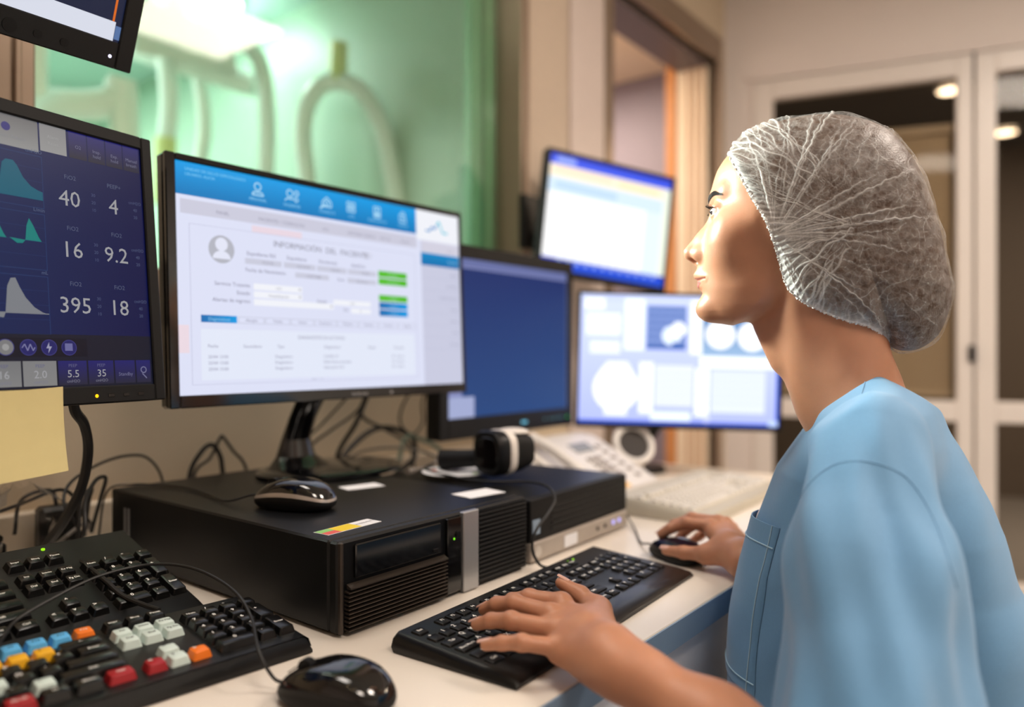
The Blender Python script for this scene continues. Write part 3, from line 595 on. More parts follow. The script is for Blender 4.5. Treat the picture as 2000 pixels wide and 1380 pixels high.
# left ventilator monitor (right part in view)
def paint_vent(p):
    N1 = (16, 58, 118); N2 = (8, 20, 84)
    p.rect(0, 0, 1, 1, N1, 0, right=N2)
    W = p.W; X = lambda mm: 1 - mm / 1000 / W          # millimetres from the right edge
    p.rect(X(520), 0, X(131), .115, (128, 128, 130), 1, bottom=(176, 176, 176)); p.rect(X(129), .0, X(98), .105, (160, 160, 162), 1, bottom=(182, 182, 182))
    p.disc(X(166), .045, .016, (50, 50, 140), 2); p.text('Paciente: Adulto', X(185), .085, .020, (165, 165, 170)); p.text('Alarm', X(114), .05, .018, (190, 190, 190), 'c'); p.text('Reset', X(114), .075, .018, (190, 190, 190), 'c')
    for i, tx in enumerate(['O2', 'Insp. hold', 'Exp. hold', 'Manual breath']):
        a = 95 - i * 23.5; p.rect(X(a), .0, X(a - 22.0), .105, (44, 44, 130), 1, bottom=(48, 48, 66))
        for j, q in enumerate(tx.split()): p.text(q, X(a - 11), .065 + j * .02, .019, (140, 140, 170), 'c')
    grey = (196, 196, 200)
    for x, y, tx, lb in ((98, .300, '40', 'FiO2'), (98, .500, '16', 'FiO2'), (98, .716, '395', 'FiO2'), (42, .300, '4', 'PEEP+'), (42, .500, '9.2', 'FiO2'), (42, .716, '18', 'FiO2')):
        p.text(tx, X(x), y, .088, grey, 'c'); p.text(lb, X(x - 2), y - .105, .024, (110, 120, 150), 'c')
        for j in range(3): p.text(('cmH2O', '40', '20')[j] if x < 60 else ('30', '20', '10')[j], X(x - 30), y - .055 + j * .03, .018, (100, 112, 150), 'c')
    fr = (40, 76, 132)
    for y0, y1, lb in ((.130, .327, 'cmH2O'), (.350, .560, 'L/min'), (.585, .80, 'mL')):
        for q in ((.0, y0, X(128), y0 + .002), (.0, y1, X(128), y1 + .002), (X(128.6), y0, X(128), y1), (X(190), y0, X(189.4), y1)): p.rect(*q, fr, 1)
        for k in (1, 2, 3): p.rect(0, y0 + (y1 - y0) * k / 4, X(128), y0 + (y1 - y0) * k / 4 + .0015, (30, 64, 120), 1)
        p.text(lb, X(128), y0 - .008, .019, (110, 126, 160), 'r')
    for off in (0, 70, 140, 210):
        teal = (0, 112, 140)
        o = off
        p.face([(X(198 + o), .298), (X(198 + o), .262), (X(176 + o), .258), (X(172 + o), .180), (X(168 + o), .166), (X(160 + o), .166), (X(156 + o), .182), (X(150 + o), .222), (X(142 + o), .250), (X(134 + o), .262), (X(129 + o), .266), (X(129 + o), .298)], teal, 2)
        te = (0, 152, 146)
        for q in (0, 35):
            a = 184 - q + o if q == 0 else 146 + o
            p.face([(X(a + 5), .455), (X(a + 3), .40), (X(a), .372), (X(a - 4), .395), (X(a - 10), .440), (X(a - 13), .455)], te, 2)
            p.face([(X(a + 22), .452), (X(a + 5), .455), (X(a + 8), .468), (X(a + 14), .470)], te, 2)
        wh = (152, 156, 164)
        p.face([(X(176 + o), .727), (X(173 + o), .63), (X(169 + o), .600), (X(164 + o), .598), (X(160 + o), .63), (X(154 + o), .668), (X(145 + o), .702), (X(136 + o), .720), (X(129 + o), .727)], wh, 2)
        p.face([(X(199 + o), .722), (X(176 + o), .727), (X(178 + o), .744), (X(184 + o), .742)], wh, 2); p.rect(X(199 + o), .7235, X(129 + o), .727, wh, 2)
    p.rect(0, .800, 1, 1, (26, 30, 52), 1); p.rect(0, .815, X(86), .885, (16, 18, 40), 2)
    for x, c in ((178, (150, 150, 152)), (154, (40, 40, 120)), (131, (40, 40, 120)), (108, (40, 40, 120))): p.disc(X(x), .850, .030, (70, 70, 150), 3); p.disc(X(x), .850, .027, c, 4)
    p.line([(X(161), .852), (X(158), .838), (X(155), .862), (X(152), .838), (X(149), .862), (X(147), .85)], .004, (150, 150, 200), 5)
    p.face([(X(131), .830), (X(134.5), .853), (X(131.5), .853), (X(132.5), .872), (X(128), .846), (X(131), .846)], (190, 190, 220), 5)
    p.rect(X(113), .834, X(104), .862, (130, 130, 190), 5); p.disc(X(178), .85, .012, (190, 190, 190), 5)
    for a, b, c, tx in ((520, 163, (140, 140, 142), ''), (200, 163, (150, 150, 152), '16'), (161, 124, (156, 156, 158), '2.0'), (122, 88, (40, 40, 128), '5.5'), (86, 54, (40, 40, 128), '35'), (52, 25, (40, 40, 128), ''), (23, 3, (40, 40, 128), '')):
        p.rect(X(a), .900, X(b), .992, c, 3, bottom=(48, 48, 72) if c[0] < 100 else (162, 162, 162))
        if tx: p.text(tx, X((a + b) / 2), .963, .040, (200, 200, 205), 'c', 5); p.text('cmH2O', X((a + b) / 2), .983, .016, (150, 150, 170), 'c', 5); p.text('PEEP', X((a + b) / 2), .924, .017, (120, 120, 160), 'c', 5)
    p.text('Standby', X(38), .962, .020, (140, 140, 180), 'c', 5); p.ring(X(13), .94, .012, .004, (150, 150, 190), 5); p.line([(X(15), .955), (X(9), .975)], .004, (150, 150, 190), 5)
M = Matrix.Rotation(R(-5), 4, 'X')
t, mb = monitor('black monitor at the left edge showing dark blue ventilator curves and numbers', (0.231, 0.911, 1.006), 11.2, 0.53, 0.341, (0.018, 0.015, 0.016, 0.021), 0.03, M, 0.58, paint_vent, M_blackm, led=(0.170, 0.009, emit('amber_led', (255, 180, 20), 2.0)))
o = t
for x in (0.185, 0.205, 0.225): e = mb(); e.box(x, x + 0.008, -0.0086, -0.008, 0.007, 0.011, 0.0003); obj('front_button', e, M_gloss, t)
e = MB(); e.tube([(0, 0.06, 0.17), (0.02, 0.22, 0.17), (0.03, 0.36, 0.17)], 0.02, 10); obj('wall_arm', e, M_black, t)
e = MB(); e.M = Matrix.Rotation(R(-11.2), 4, 'Z'); e.box(0.05, 0.15, 0.423, 0.447, 0.11, 0.23, 0.004); obj('wall_plate', e, M_black, t)

# upper left monitor, tilted down
def paint_ul(p):
    p.rect(0, 0, 1, 1, (22, 34, 66), 0, bottom=(26, 34, 62)); p.rect(0, .915, .985, 1, (226, 230, 244), 2)
    p.line([(.978, 0), (.978, .915)], .010, (226, 110, 30), 3); p.rect(.986, .93, 1, .99, (90, 120, 170), 3)
    p.rect(.0, .75, .44, .915, (70, 86, 122), 1); p.rect(.45, .755, .56, .90, (12, 48, 74), 2)
    p.line([(.475, .80), (.492, .835), (.51, .865), (.535, .835)], .022, (214, 244, 250), 4); p.line([(.465, .835), (.475, .79), (.498, .815)], .016, (214, 244, 250), 4)
    p.rect(.0, .1, .3, .5, (40, 60, 100), 1)
M = Matrix.Rotation(R(22), 4, 'X')
t, mb = monitor('black monitor high at the upper left corner, tilted down, dark screen with orange line', (0.2085, 1.004, 1.4385), 3.2, 0.53, 0.33, (0.02, 0.021, 0.02, 0.033), 0.03, M, 0.9, paint_ul, M_black, led=(0.235, 0.014, emit('white_led', (225, 220, 255), 2.0)))
for x in (0.06, 0.09, 0.12, 0.15, 0.18): e = mb(); e.cyl((x, -0.0088, 0.013), (x, -0.0078, 0.013), 0.005 if abs(x - .12) > .01 else 0.008, n=14); obj('front_button', e, M_blackm, t)
e = MB(); e.tube([(0, 0.0, 0.17), (0, 0.10, 0.22), (0, 0.16, 0.26), (0, 0.165, 0.5), (0, 0.165, 1.0), (0, 0.165, 1.2595)], 0.018, 10); obj('ceiling_pole', e, M_black, t)

# dark blue monitor behind the main one
def paint_blue(p):
    p.rect(0, 0, 1, 1, (150, 158, 212), 0)
    p.rect(.10, .06, .995, 1, (38, 58, 122), 1, bottom=(48, 84, 146)); p.rect(0, .87, .19, 1, (186, 196, 240), 2); p.rect(0, .0, 1, .05, (120, 130, 188), 1)
M = Matrix.Translation((0, -0.11, 0.142))
t, mb = monitor('black monitor with plain dark blue screen, partly hidden behind the main monitor', (1.390, 1.20, ZD), 0, 0.50, 0.42, (0.028, 0.024, 0.03, 0.045), 0.035, M, 0.75, paint_blue, M_black, led=(0.223, 0.022, emit('green_bright_led', (20, 235, 40), 1.4)))
for x in (0.125, 0.148, 0.165, 0.180, 0.196):
    e = mb(); e.ell((x, -0.0085, 0.022), (0.0022, 0.001, 0.0022), 10, 6); obj('touch_light', e, emit('pale_cyan_led', (120, 180, 190), 0.8), t)
for x in (0.03, 0.037, 0.044):
    e = mb(); e.box(x, x + 0.006, -0.009, -0.008, 0.018, 0.024); obj('logo_light', e, emit('cyan_led', (120, 205, 235), 1.0), t)
obj('stand_neck', MB().box(-0.04, 0.04, -0.06, -0.02, 0.012, 0.30, 0.01), M_black, t)
n = MB(); n.loft([[(rx * math.cos(a), ry * math.sin(a), z) for a in [2 * math.pi * i / 32 for i in range(32)]] for z, rx, ry in ((0, .12, .09), (0.008, .12, .09), (0.014, 0.05, 0.04))]); obj('stand_base', n, M_black, t)

# upper right monitor on a wall arm, rolled
def paint_ur(p):
    p.rect(0, 0, 1, 1, (244, 250, 255), 0); p.rect(0, 0, 1, .09, (44, 66, 214), 1, bottom=(70, 100, 236)); p.rect(.05, .02, .2, .07, (150, 170, 250), 2)
    p.rect(0, .09, 1, .20, (255, 240, 214), 1); p.rect(0.03, .11, .5, .16, (255, 228, 200), 2); p.rect(0.55, .12, .9, .17, (255, 232, 190), 2)
    p.rect(0, .20, .94, .33, (212, 232, 250), 1); p.rect(.05, .23, .55, .30, (190, 216, 244), 2); p.rect(.0, .33, .80, .92, (255, 255, 255), 1); p.rect(.80, .33, 1, .92, (226, 240, 250), 1); p.rect(.94, .10, 1, .92, (238, 244, 226), 2)
    p.rect(0, .90, 1, 1, (20, 60, 200), 3, bottom=(24, 80, 214))
    for k in range(12): p.disc(.14 + k * .07, .92, .022, (150, 176, 246), 4)
M = Matrix.Rotation(R(6.2), 4, 'Y')
t, mb = monitor('tilted black-framed monitor with overexposed white screen, above the wide monitor', (1.921, 1.164, 1.275), -28, 0.443, 0.36, (0.012, 0.012, 0.012, 0.016), 0.03, M, 1.15, paint_ur, M_black)
e = MB(); e.tube([(0.0, 0.05, 0.18), (-0.02, 0.10, 0.18), (-0.06, 0.16, 0.18)], 0.02, 10); obj('wall_arm', e, M_black, t)
e = MB(); e.M = Matrix.Rotation(R(28), 4, 'Z'); e.box(-0.17, -0.08, 0.165, 0.182, 0.1, 0.26, 0.003); obj('wall_plate', e, M_black, t)

# wide monitor right of the blue one
def paint_wide(p):
    lv = (214, 222, 252)
    p.rect(0, 0, 1, 1, (206, 216, 252), 0, bottom=(172, 182, 246)); p.rect(0, 0, 1, .06, (196, 206, 244), 1)
    p.rect(.02, .03, .12, .12, (250, 252, 255), 2); p.rect(.03, .15, .2, .32, (244, 250, 250), 2); p.rect(.05, .36, .2, .46, (236, 242, 252), 2); p.rect(.22, .03, .32, .43, (240, 248, 255), 2)
    p.rect(.33, .08, .53, .42, (92, 118, 182), 2)
    for k in range(5): p.rect(.33, .12 + k * .055, .53, .135 + k * .055, (150, 170, 222), 3)
    p.disc(.455, .31, .075, (226, 238, 255), 4); p.disc(.49, .26, .06, (246, 250, 255), 5); p.rect(.46, .36, .51, .41, (70, 104, 176), 6)
    p.rect(.55, .03, .61, .45, (250, 252, 252), 2); p.rect(.61, .15, .98, .46, (84, 128, 180), 2, bottom=(150, 180, 214))
    p.disc(.70, .29, .115, (255, 255, 255), 3); p.disc(.86, .30, .115, (255, 255, 255), 3); p.rect(.60, .46, 1, .55, (250, 253, 255), 3)
    for k in range(7): p.rect(.02, .05 + k * .062, .21, .056 + k * .062, (200, 216, 240), 3)
    p.disc(.185, .73, .18, (252, 254, 255), 3, sy=1.0); p.face([(.10, .60), (.14, .52), (.24, .52), (.27, .60), (.24, .94), (.13, .94)], (240, 244, 255), 2)
    p.rect(.30, .52, .37, .92, (246, 250, 255), 2); p.rect(.38, .54, .57, .86, (222, 228, 252), 2); p.rect(.58, .56, .65, .93, (248, 252, 255), 2); p.rect(.66, .57, .93, .90, (218, 226, 250), 2)
    for k in range(5): p.rect(.39, .60 + k * .055, .92, .604 + k * .055, (190, 200, 236), 3)
    p.rect(.36, .90, .56, .975, (230, 240, 255), 3); p.rect(.985, .5, 1, 1, (40, 80, 190), 4); p.rect(0, .975, 1, 1, (70, 96, 200), 3); p.disc(.64, .95, .03, (200, 206, 250), 4); p.rect(.95, .955, .995, .995, (190, 210, 250), 5)
M = Matrix.Translation((0, -0.09, 0.128)) @ Matrix.Rotation(R(1.6), 4, 'Y')
t, mb = monitor('wide monitor with bright blurred blue and white scan images in front of the woman', (1.893, 0.930, ZD), -52, 0.54, 0.356, (0.008, 0.008, 0.008, 0.012), 0.03, M, 1.3, paint_wide, M_black)
obj('stand_neck', MB().tube([(0.0, -0.02, 0.30), (-0.01, 0.0, 0.18), (-0.07, 0.03, 0.06), (-0.08, 0.035, 0.01)], 0.014, 10), M_black, t)
obj('stand_base', MB().cyl((-0.08, 0.035, 0), (-0.08, 0.035, 0.015), 0.075, 0.07, 28), M_black, t)
# ---------------------------------------------------------------- keyboards
_key = {}
M_leg = mat('white_legend', (238, 236, 232), 0.6); M_legd = mat('dark_legend', (40, 44, 50), 0.6); DARKLEG = set()
def key_mesh(w, d, h, taper, m, dish=0.0):
    k = (round(w, 5), d, h, taper, m.name)
    if k not in _key:
        b = MB(); a, c = w / 2, d / 2; e = 0.0012
        def ring(x, y, z, q): return [(-x + q, -y, z), (x - q, -y, z), (x, -y + q, z), (x, y - q, z), (x - q, y, z), (-x + q, y, z), (-x, y - q, z), (-x, -y + q, z)]
        b.loft([ring(a, c, 0, e), ring(a - taper * .85, c - taper * .85, h - 0.0006, e), ring(a - taper - 0.0008, c - taper - 0.0008, h, e)])
        _key[k] = mesh_of('key', b, m, 30)
    return _key[k]
P_ = 0.019
# (name, width in key units, legend) per row from the back; None = gap
def rows_full(sp=True):
    F = [('Esc', 1, 'Esc'), (None, 1, '')] + [('F%d' % i, 1, 'F%d' % i) for i in range(1, 5)] + [(None, .5, '')] + [('F%d' % i, 1, 'F%d' % i) for i in range(5, 9)] + [(None, .5, '')] + [('F%d' % i, 1, 'F%d' % i) for i in range(9, 13)]
    n = [('º', 1, 'º')] + [(c, 1, c) for c in '1234567890'] + [("'", 1, "'"), ('¡', 1, '¡'), ('Back', 2, '<-')]
    q = [('Tab', 1.5, 'Tab')] + [(c, 1, c) for c in 'QWERTYUIOP'] + [('`', 1, '`'), ('+', 1, '+'), ('Enter', 1.5, 'Enter')]
    a = [('Caps', 1.75, 'Bloq Mayús')] + [(c, 1, c) for c in 'ASDFGHJKLÑ'] + [('´', 1, '´'), ('Ent2', 2.25, '')]
    z = [('Shift', 2.25, 'Shift')] + [(c, 1, c) for c in 'ZXCVBNM,.-'] + [('RShift', 2.75, 'Shift')]
    c = [('Ctrl', 1.25, 'Ctrl'), ('Win', 1.25, 'Fn'), ('Alt', 1.25, 'Alt'), ('Space', 6.25, ''), ('AltGr', 1.25, 'Alt Gr'), ('Win2', 1.25, 'Fn'), ('Menu', 1.25, 'Menu'), ('RCtrl', 1.25, 'Ctrl')]
    main = [F, n, q, a, z, c]
    nav = [[('PrtSc', 1, 'Impr'), ('Scroll', 1, 'Bloq'), ('Pause', 1, 'Pausa')], [('Ins', 1, 'Ins'), ('Home', 1, 'Inicio'), ('PgUp', 1, 'Re Pág')], [('Del', 1, 'Del'), ('End', 1, 'End'), ('PgDn', 1, 'Pg Dn')], [],
           [(None, 1, ''), ('Up', 1, '^')], [('Left', 1, '<'), ('Down', 1, 'v'), ('Right', 1, '>')]]
    num = [[], [('NumLk', 1, 'Num'), ('N/', 1, '/'), ('N*', 1, '*'), ('N-', 1, '-')], [('N7', 1, '7'), ('N8', 1, '8'), ('N9', 1, '9')], [('N4', 1, '4'), ('N5', 1, '5'), ('N6', 1, '6'), ], [('N1', 1, '1'), ('N2', 1, '2'), ('N3', 1, '3')], [('N0', 2, '0'), ('N.', 1, '.')]]
    return main, nav, num
def keyboard(label, loc, rz, slope, W, D, hf, hb, y_space, kd, kh, taper, gap, cases, caps, legend_m, colors=None, rx=0, scale=1, feet=False, skip=None, legend=True, side=0.011, frow_gap=0.006, extra=None, legsize=0.0042, capcol=None):
    t = thing('keyboard', label, 'keyboard', loc, rz); t.rotation_euler[0] = R(rx); t.scale = (scale,) * 3
    if feet:
        for x in (0.06, W - 0.06): obj('flip_foot', MB().box(x - 0.012, x + 0.012, D - 0.022, D - 0.014, -0.038, 0.004, 0.002), cases, t)
    b = MB(); e = 0.004
    # wedge-shaped case: rounded front, sides leaning in
    prof = [(0.0, 0.001), (0.0, hf * .55), (0.004, hf), (y_space - 0.012, hf + (hb - hf) * (y_space - .012) / D + 0.001), (D - 0.004, hb), (D, hb - 0.004), (D - 0.003, 0.001)]
    xs = [(0.0, 0.35), (0.003, 0.8), (0.008, 1.0), (W - 0.008, 1.0), (W - 0.003, 0.8), (W, 0.35)]
    rings = []
    for x, k in xs: rings.append([(x, y, z * k if z > 0.002 else z) for y, z in prof])
    b.loft(rings); obj('case', b, cases, t)
    if extra: extra(t)
    sl = (hb - hf) / D; ang = math.atan(sl)
    lg = MB(); lgd = MB(); main, nav, num = rows_full()
    def place(x0, row, r, yrow):
        x = x0
        for nm, wu, tx in row:
            if nm is not None and not (skip and skip(nm)):
                w = wu * P_ - gap; cx = x + wu * P_ / 2
                m = (colors or {}).get(nm, caps)
                dd = kd
                yy = yrow
                if nm in ('Nplus', 'Nent'): dd = kd + P_; yy = yrow - P_ / 2
                o = link('key', key_mesh(w, dd, kh, taper, m), t, loc=(cx, yy, hf + sl * yy - 0.0005), rot=(ang, 0, 0))
                if legend and tx:
                    up = Vector((0, -math.sin(ang), math.cos(ang))); yd = Vector((0, math.cos(ang), math.sin(ang)))
                    big = len(tx) == 1
                    s_ = legsize * (1.5 if big else 1.0); fitw = (w - 2 * taper) * .86 / max(1e-6, text_geo(tx)[2] * s_)
                    p = Vector((cx - (w / 2 - taper) * .45 if big and w < .025 else cx, yy, hf + sl * yy - 0.0005)) + up * (kh + 0.00015) + yd * (0.0018 if big else -0.001)
                    put_text(lgd if m in DARKLEG else lg, tx, p, (1, 0, 0), yd, s_ * min(1, fitw), bold=0.022)
            x += wu * P_
    xm = side; xn = xm + 15 * P_ + 0.006; xk = xn + 3 * P_ + 0.006
    ys = [y_space + P_ * (5 - r) + P_ / 2 + (frow_gap if r == 0 else 0) for r in range(6)]
    for r in range(6):
        place(xm, main[r], r, ys[r]); place(xn, nav[r], r, ys[r]); place(xk, num[r], r, ys[r])
    place(xk + 3 * P_, [('Nplus', 1, '+')], 2, ys[2]); place(xk + 3 * P_, [('Nent', 1, 'Enter')], 4, ys[4])
    if legend:
        o = obj('key_legends', lg, legend_m, t, 0); o['kind'] = 'stuff'
        if lgd.v: o = obj('key_legends', lgd, M_legd, t, 0); o['kind'] = 'stuff'
    return t, sl

M_kcase = mat('black_keyboard_case', (8, 8, 9), 0.38, spec=0.35, vary=0.06, coat=0.15)
M_kcap = mat('black_keycap', (8, 8, 9), 0.40, spec=0.35, vary=0.08, bump=0.1, bscale=1200)
# keyboard under her hand
def leds(t):
    for x in (0.352, 0.366): obj('status_led', MB().cyl((x, 0.150, 0.0215), (x, 0.150, 0.0228), 0.0016, n=10), emit('lime_led', (150, 220, 30), 1.2), t)
keyboard('low black keyboard under the woman\'s left hand', (0.5745, 0.444, ZD), 3.2, 0, 0.458, 0.166, 0.009, 0.022, 0.034, 0.0158, 0.0036, 0.0012, 0.0028, M_kcase, M_kcap, M_leg, extra=leds, frow_gap=0.004, legsize=0.0056)
# upper left keyboard with greenish reflections
def led1(t): obj('status_led', MB().cyl((0.350, 0.172, 0.0325), (0.350, 0.172, 0.0345), 0.002, n=10), emit('lime_led', (150, 220, 30), 1.2), t)
M_k2 = mat('worn_black_keycap', (16, 16, 16), 0.26, vary=0.08)
keyboard('black keyboard with tall worn keys in front of the cable tangle', (-0.013, 0.843, ZD + 0.002), 1.6, 0, 0.450, 0.186, 0.016, 0.034, 0.030, 0.0170, 0.0085, 0.0026, 0.0016, mat('charcoal_case', (16, 16, 15), 0.42, spec=0.4), M_k2, M_leg, extra=led1, side=0.012, frow_gap=0.011, rx=13.0, scale=1.13, feet=True)
# colour-coded keyboard
def kc(n, rgb): return mat(n, rgb, 0.4, vary=0.03)
cw, cb, cy, co, cr_ = kc('mint_white_keycap', (206, 222, 216)), kc('blue_keycap', (90, 176, 232)), kc('yellow_keycap', (236, 176, 30)), kc('orange_keycap', (240, 120, 24)), kc('red_keycap', (158, 20, 30))
DARKLEG.update((cw, cb, cy)); cols = {}
for k in ('Ins', 'Home', 'PgUp', 'Del', 'End', 'PgDn', 'Up', 'Down', '-', 'J', 'L', 'G'): cols[k] = cw
for k in ('F9', 'F10', 'F11', 'F7', 'F6'): cols[k] = cb
for k in ('0', "'", '¡', '9'): cols[k] = cy
for k in ('F12', 'Right'): cols[k] = co
for k in ('Left', 'RCtrl', 'AltGr'): cols[k] = cr_
keyboard('black editing keyboard with blue, yellow, orange, white and red keys', (0.003, 0.725, ZD), -5.5, 0, 0.450, 0.134, 0.017, 0.028, 0.014, 0.0172, 0.0085, 0.0026, 0.0014, M_kcase, M_k2, M_leg, colors=cols, side=0.012, frow_gap=0.004, scale=1.136)
# beige keyboard at the far end
keyboard('pale beige keyboard at the far end of the desk, beyond the mouse hand', (1.337, 0.580, ZD), 1.0, 0, 0.455, 0.205, 0.018, 0.038, 0.032, 0.0172, 0.008, 0.0024, 0.0016, mat('darker_beige_case', (186, 178, 162), 0.5), M_beigek, M_legd, side=0.010, frow_gap=0.014)

# ---------------------------------------------------------------- mice
def mouse(label, loc, rz, L, W, H, top, band, cable, side=None):
    t = thing('computer_mouse', label, 'mouse', loc, rz)
    def outline(a, k=1.0, yo=0): # superellipse footprint; a in [0, 2pi)
        c, s_ = math.cos(a), math.sin(a); e = 2 / 2.6
        w_ = W / 2 * (1 + 0.08 * -s_)
        return (w_ * k * math.copysign(abs(c) ** e, c), L / 2 * k * math.copysign(abs(s_) ** e, s_) + yo)
    n = 40; A = [2 * math.pi * i / n for i in range(n)]
    def hump(y):    # height of the back along the length, +y is the front
        q = (y / (L / 2))
        return H * (1 - 0.50 * max(0, q) ** 1.8 - 0.45 * max(0, -q) ** 2.6)
    def ring(k, f): # k shrink, f fraction of height
        out = []
        for a in A:
            x, y = outline(a, k); out.append((x, y, 0.002 + (hump(y * 0.98) - 0.002) * f))
        return out
    lower = MB(); lower.loft([ring(0.90, 0.0), ring(0.98, 0.16), ring(1.0, 0.34), ring(0.985, 0.46)]); obj('base_shell', lower, side or M_blackm, t)
    bd = MB(); bd.loft([ring(0.995, 0.45), ring(0.992, 0.50), ring(0.975, 0.60)], cap=False); obj('side_band', bd, band, t)
    up = MB(); up.loft([ring(0.972, 0.59), ring(0.93, 0.74), ring(0.84, 0.87), ring(0.68, 0.955), ring(0.45, 0.99), ring(0.2, 1.0), ring(0.02, 1.002)]); obj('top_shell', up, top, t)
    # seam between the two buttons and the wheel
    sm = MB(); pts = [(0, L * (.10 + .36 * i / 6), hump(L * (.10 + .36 * i / 6)) * (1.0 - 0.17 * (i / 6) ** 3) + 0.0022) for i in range(7)]
    sm.tube(pts, 0.0006, 6, 3); obj('button_seam', sm, M_blackm, t)
    zw = hump(L * 0.27); wl = MB(); wl.cyl((-0.004, L * 0.27, zw - 0.0035), (0.004, L * 0.27, zw - 0.0035), 0.0085, n=20); obj('scroll_wheel', wl, M_blackm, t)
    c, s_ = math.cos(R(rz)), math.sin(R(rz)); lx, ly, lz = loc
    pts = [(0, L / 2 * 0.93, H * 0.30), (0, L / 2 + 0.012, H * 0.32)]
    for x, y, z in cable: dx, dy = x - lx, y - ly; pts.append((c * dx + s_ * dy, -s_ * dx + c * dy, z - lz))
    cbm = MB(); cbm.tube(pts, 0.0017, 7, 8); obj('cable', cbm, M_cable, t)
    return t
mouse('glossy black mouse at the bottom edge on the white desk', (0.450, 0.560, ZD), 16, 0.118, 0.066, 0.040, M_gloss, M_black,
      [(0.425, 0.645, 0.776), (0.452, 0.700, 0.790), (0.461, 0.745, 0.806), (0.457, 0.800, 0.818), (0.446, 0.848, 0.821), (0.420, 0.878, 0.820), (0.375, 0.884, 0.816), (0.325, 0.874, 0.806), (0.290, 0.862, 0.797), (0.272, 0.842, 0.790), (0.262, 0.826, 0.788)])
mouse('black mouse with a silver side band resting on the big computer', (0.6435, 0.890, ZP), 20, 0.122, 0.064, 0.042, M_gloss, mat('pearl_silver', (190, 180, 172), 0.25, metal=0.5), 
      [(0.600, 0.990, ZP + 0.004), (0.612, 1.060, ZP + 0.003), (0.622, 1.14, ZP + 0.003), (0.607, 1.20, ZP + 0.003), (0.580, 1.235, ZP + 0.004), (0.548, 1.25, ZP - 0.005), (0.54, 1.262, ZD + 0.03)])
mouse('small dark mouse under the woman\'s right hand', (1.099, 0.530, ZD), -22, 0.104, 0.058, 0.034, mat('navy_black_plastic', (12, 14, 34), 0.2, coat=0.4), M_black,
      [(1.150, 0.620, 0.743), (1.215, 0.665, 0.743), (1.255, 0.700, 0.752), (1.272, 0.735, 0.775), (1.280, 0.78, 0.785), (1.287, 0.83, 0.765), (1.288, 0.88, 0.744)])

# ---------------------------------------------------------------- telephone console and round speaker
t = thing('telephone_console', 'white sloping telephone console with small dark buttons behind the scanner', 'telephone', (1.475, 0.955, ZD), 0)
b = MB(); b.prism([(-0.115, 0.0), (-0.115, 0.022), (0.070, 0.118), (0.115, 0.122), (0.115, 0.0)], -0.170, 0.172, 'x')
obj('console_body', b, M_white, t)
sl = math.atan2(0.096, 0.185)
def on_slope(x, y, z=0.0): # y along the slope from the front
    return (x, -0.115 + y * math.cos(sl), 0.022 + y * math.sin(sl) + z)
def slab(x0, x1, y0, y1, h):
    m = MB(); m.M = Matrix.Translation((0, -0.115, 0.022)) @ Matrix.Rotation(sl, 4, 'X'); m.box(x0, x1, y0, y1, -0.001, h, 0.001); return m
for i in range(4):
    for j in range(3): obj('key_button', slab(0.02 + j * 0.022, 0.034 + j * 0.022, 0.045 + i * 0.022, 0.059 + i * 0.022, 0.003), mat('taupe_button', (140, 128, 120), 0.5), t)
for i in range(6): obj('line_button', slab(0.115, 0.135, 0.03 + i * 0.025, 0.04 + i * 0.025, 0.003), MATS['taupe_button'], t)
obj('yellow_note', slab(-0.02, 0.05, 0.004, 0.032, 0.0008), mat('amber_paper', (236, 186, 110), 0.6), t)
obj('handset_cradle', slab(-0.155, -0.085, 0.01, 0.19, 0.010), M_white, t)
hs = MB(); hs.tube([on_slope(-0.12, 0.02, 0.025), on_slope(-0.12, 0.05, 0.034), on_slope(-0.12, 0.10, 0.038), on_slope(-0.12, 0.15, 0.034), on_slope(-0.12, 0.185, 0.025)], lambda q: 0.012 + 0.006 * (abs(q - .5) * 2) ** 2, 12); obj('handset', hs, M_white, t)
obj('display', slab(0.02, 0.10, 0.148, 0.185, 0.002), mat('grey_display', (120, 118, 116), 0.25), t)
t = thing('round_speaker', 'small round white desk speaker with dark oval face beneath the wide monitor', 'speaker', (1.745, 0.965, ZD), 0)
sp = MB(); sp.M = Matrix.Translation((0, 0, 0.085)) @ Matrix.Rotation(R(-38), 4, 'Z') @ Matrix.Rotation(R(58), 4, 'X')
sp.cyl((0, 0, -0.028), (0, 0, 0.008), 0.046, 0.058, 36); obj('speaker_housing', sp, M_white, t)
s2 = MB(); s2.M = sp.M; s2.torus((0, 0, 0.008), (0, 0, 1), 0.049, 0.009, 36, 10); obj('speaker_rim', s2, M_white, t)
s3 = MB(); s3.M = sp.M; s3.cyl((0, 0, 0.008), (0, 0, 0.0105), 0.041, n=32); obj('speaker_grille', s3, mat('dark_grille', (52, 46, 42), 0.7), t)
obj('speaker_foot', MB().cyl((0, 0.01, 0), (0, 0.01, 0.055), 0.045, 0.03, 24), M_white, t)

# ---------------------------------------------------------------- barcode scanner and disc on the computers
t = thing('barcode_scanner', 'black handheld barcode scanner with white band on top of the computers', 'scanner', (1.045, 0.835, ZP - 0.0), 0)
hd = MB(); rings = []
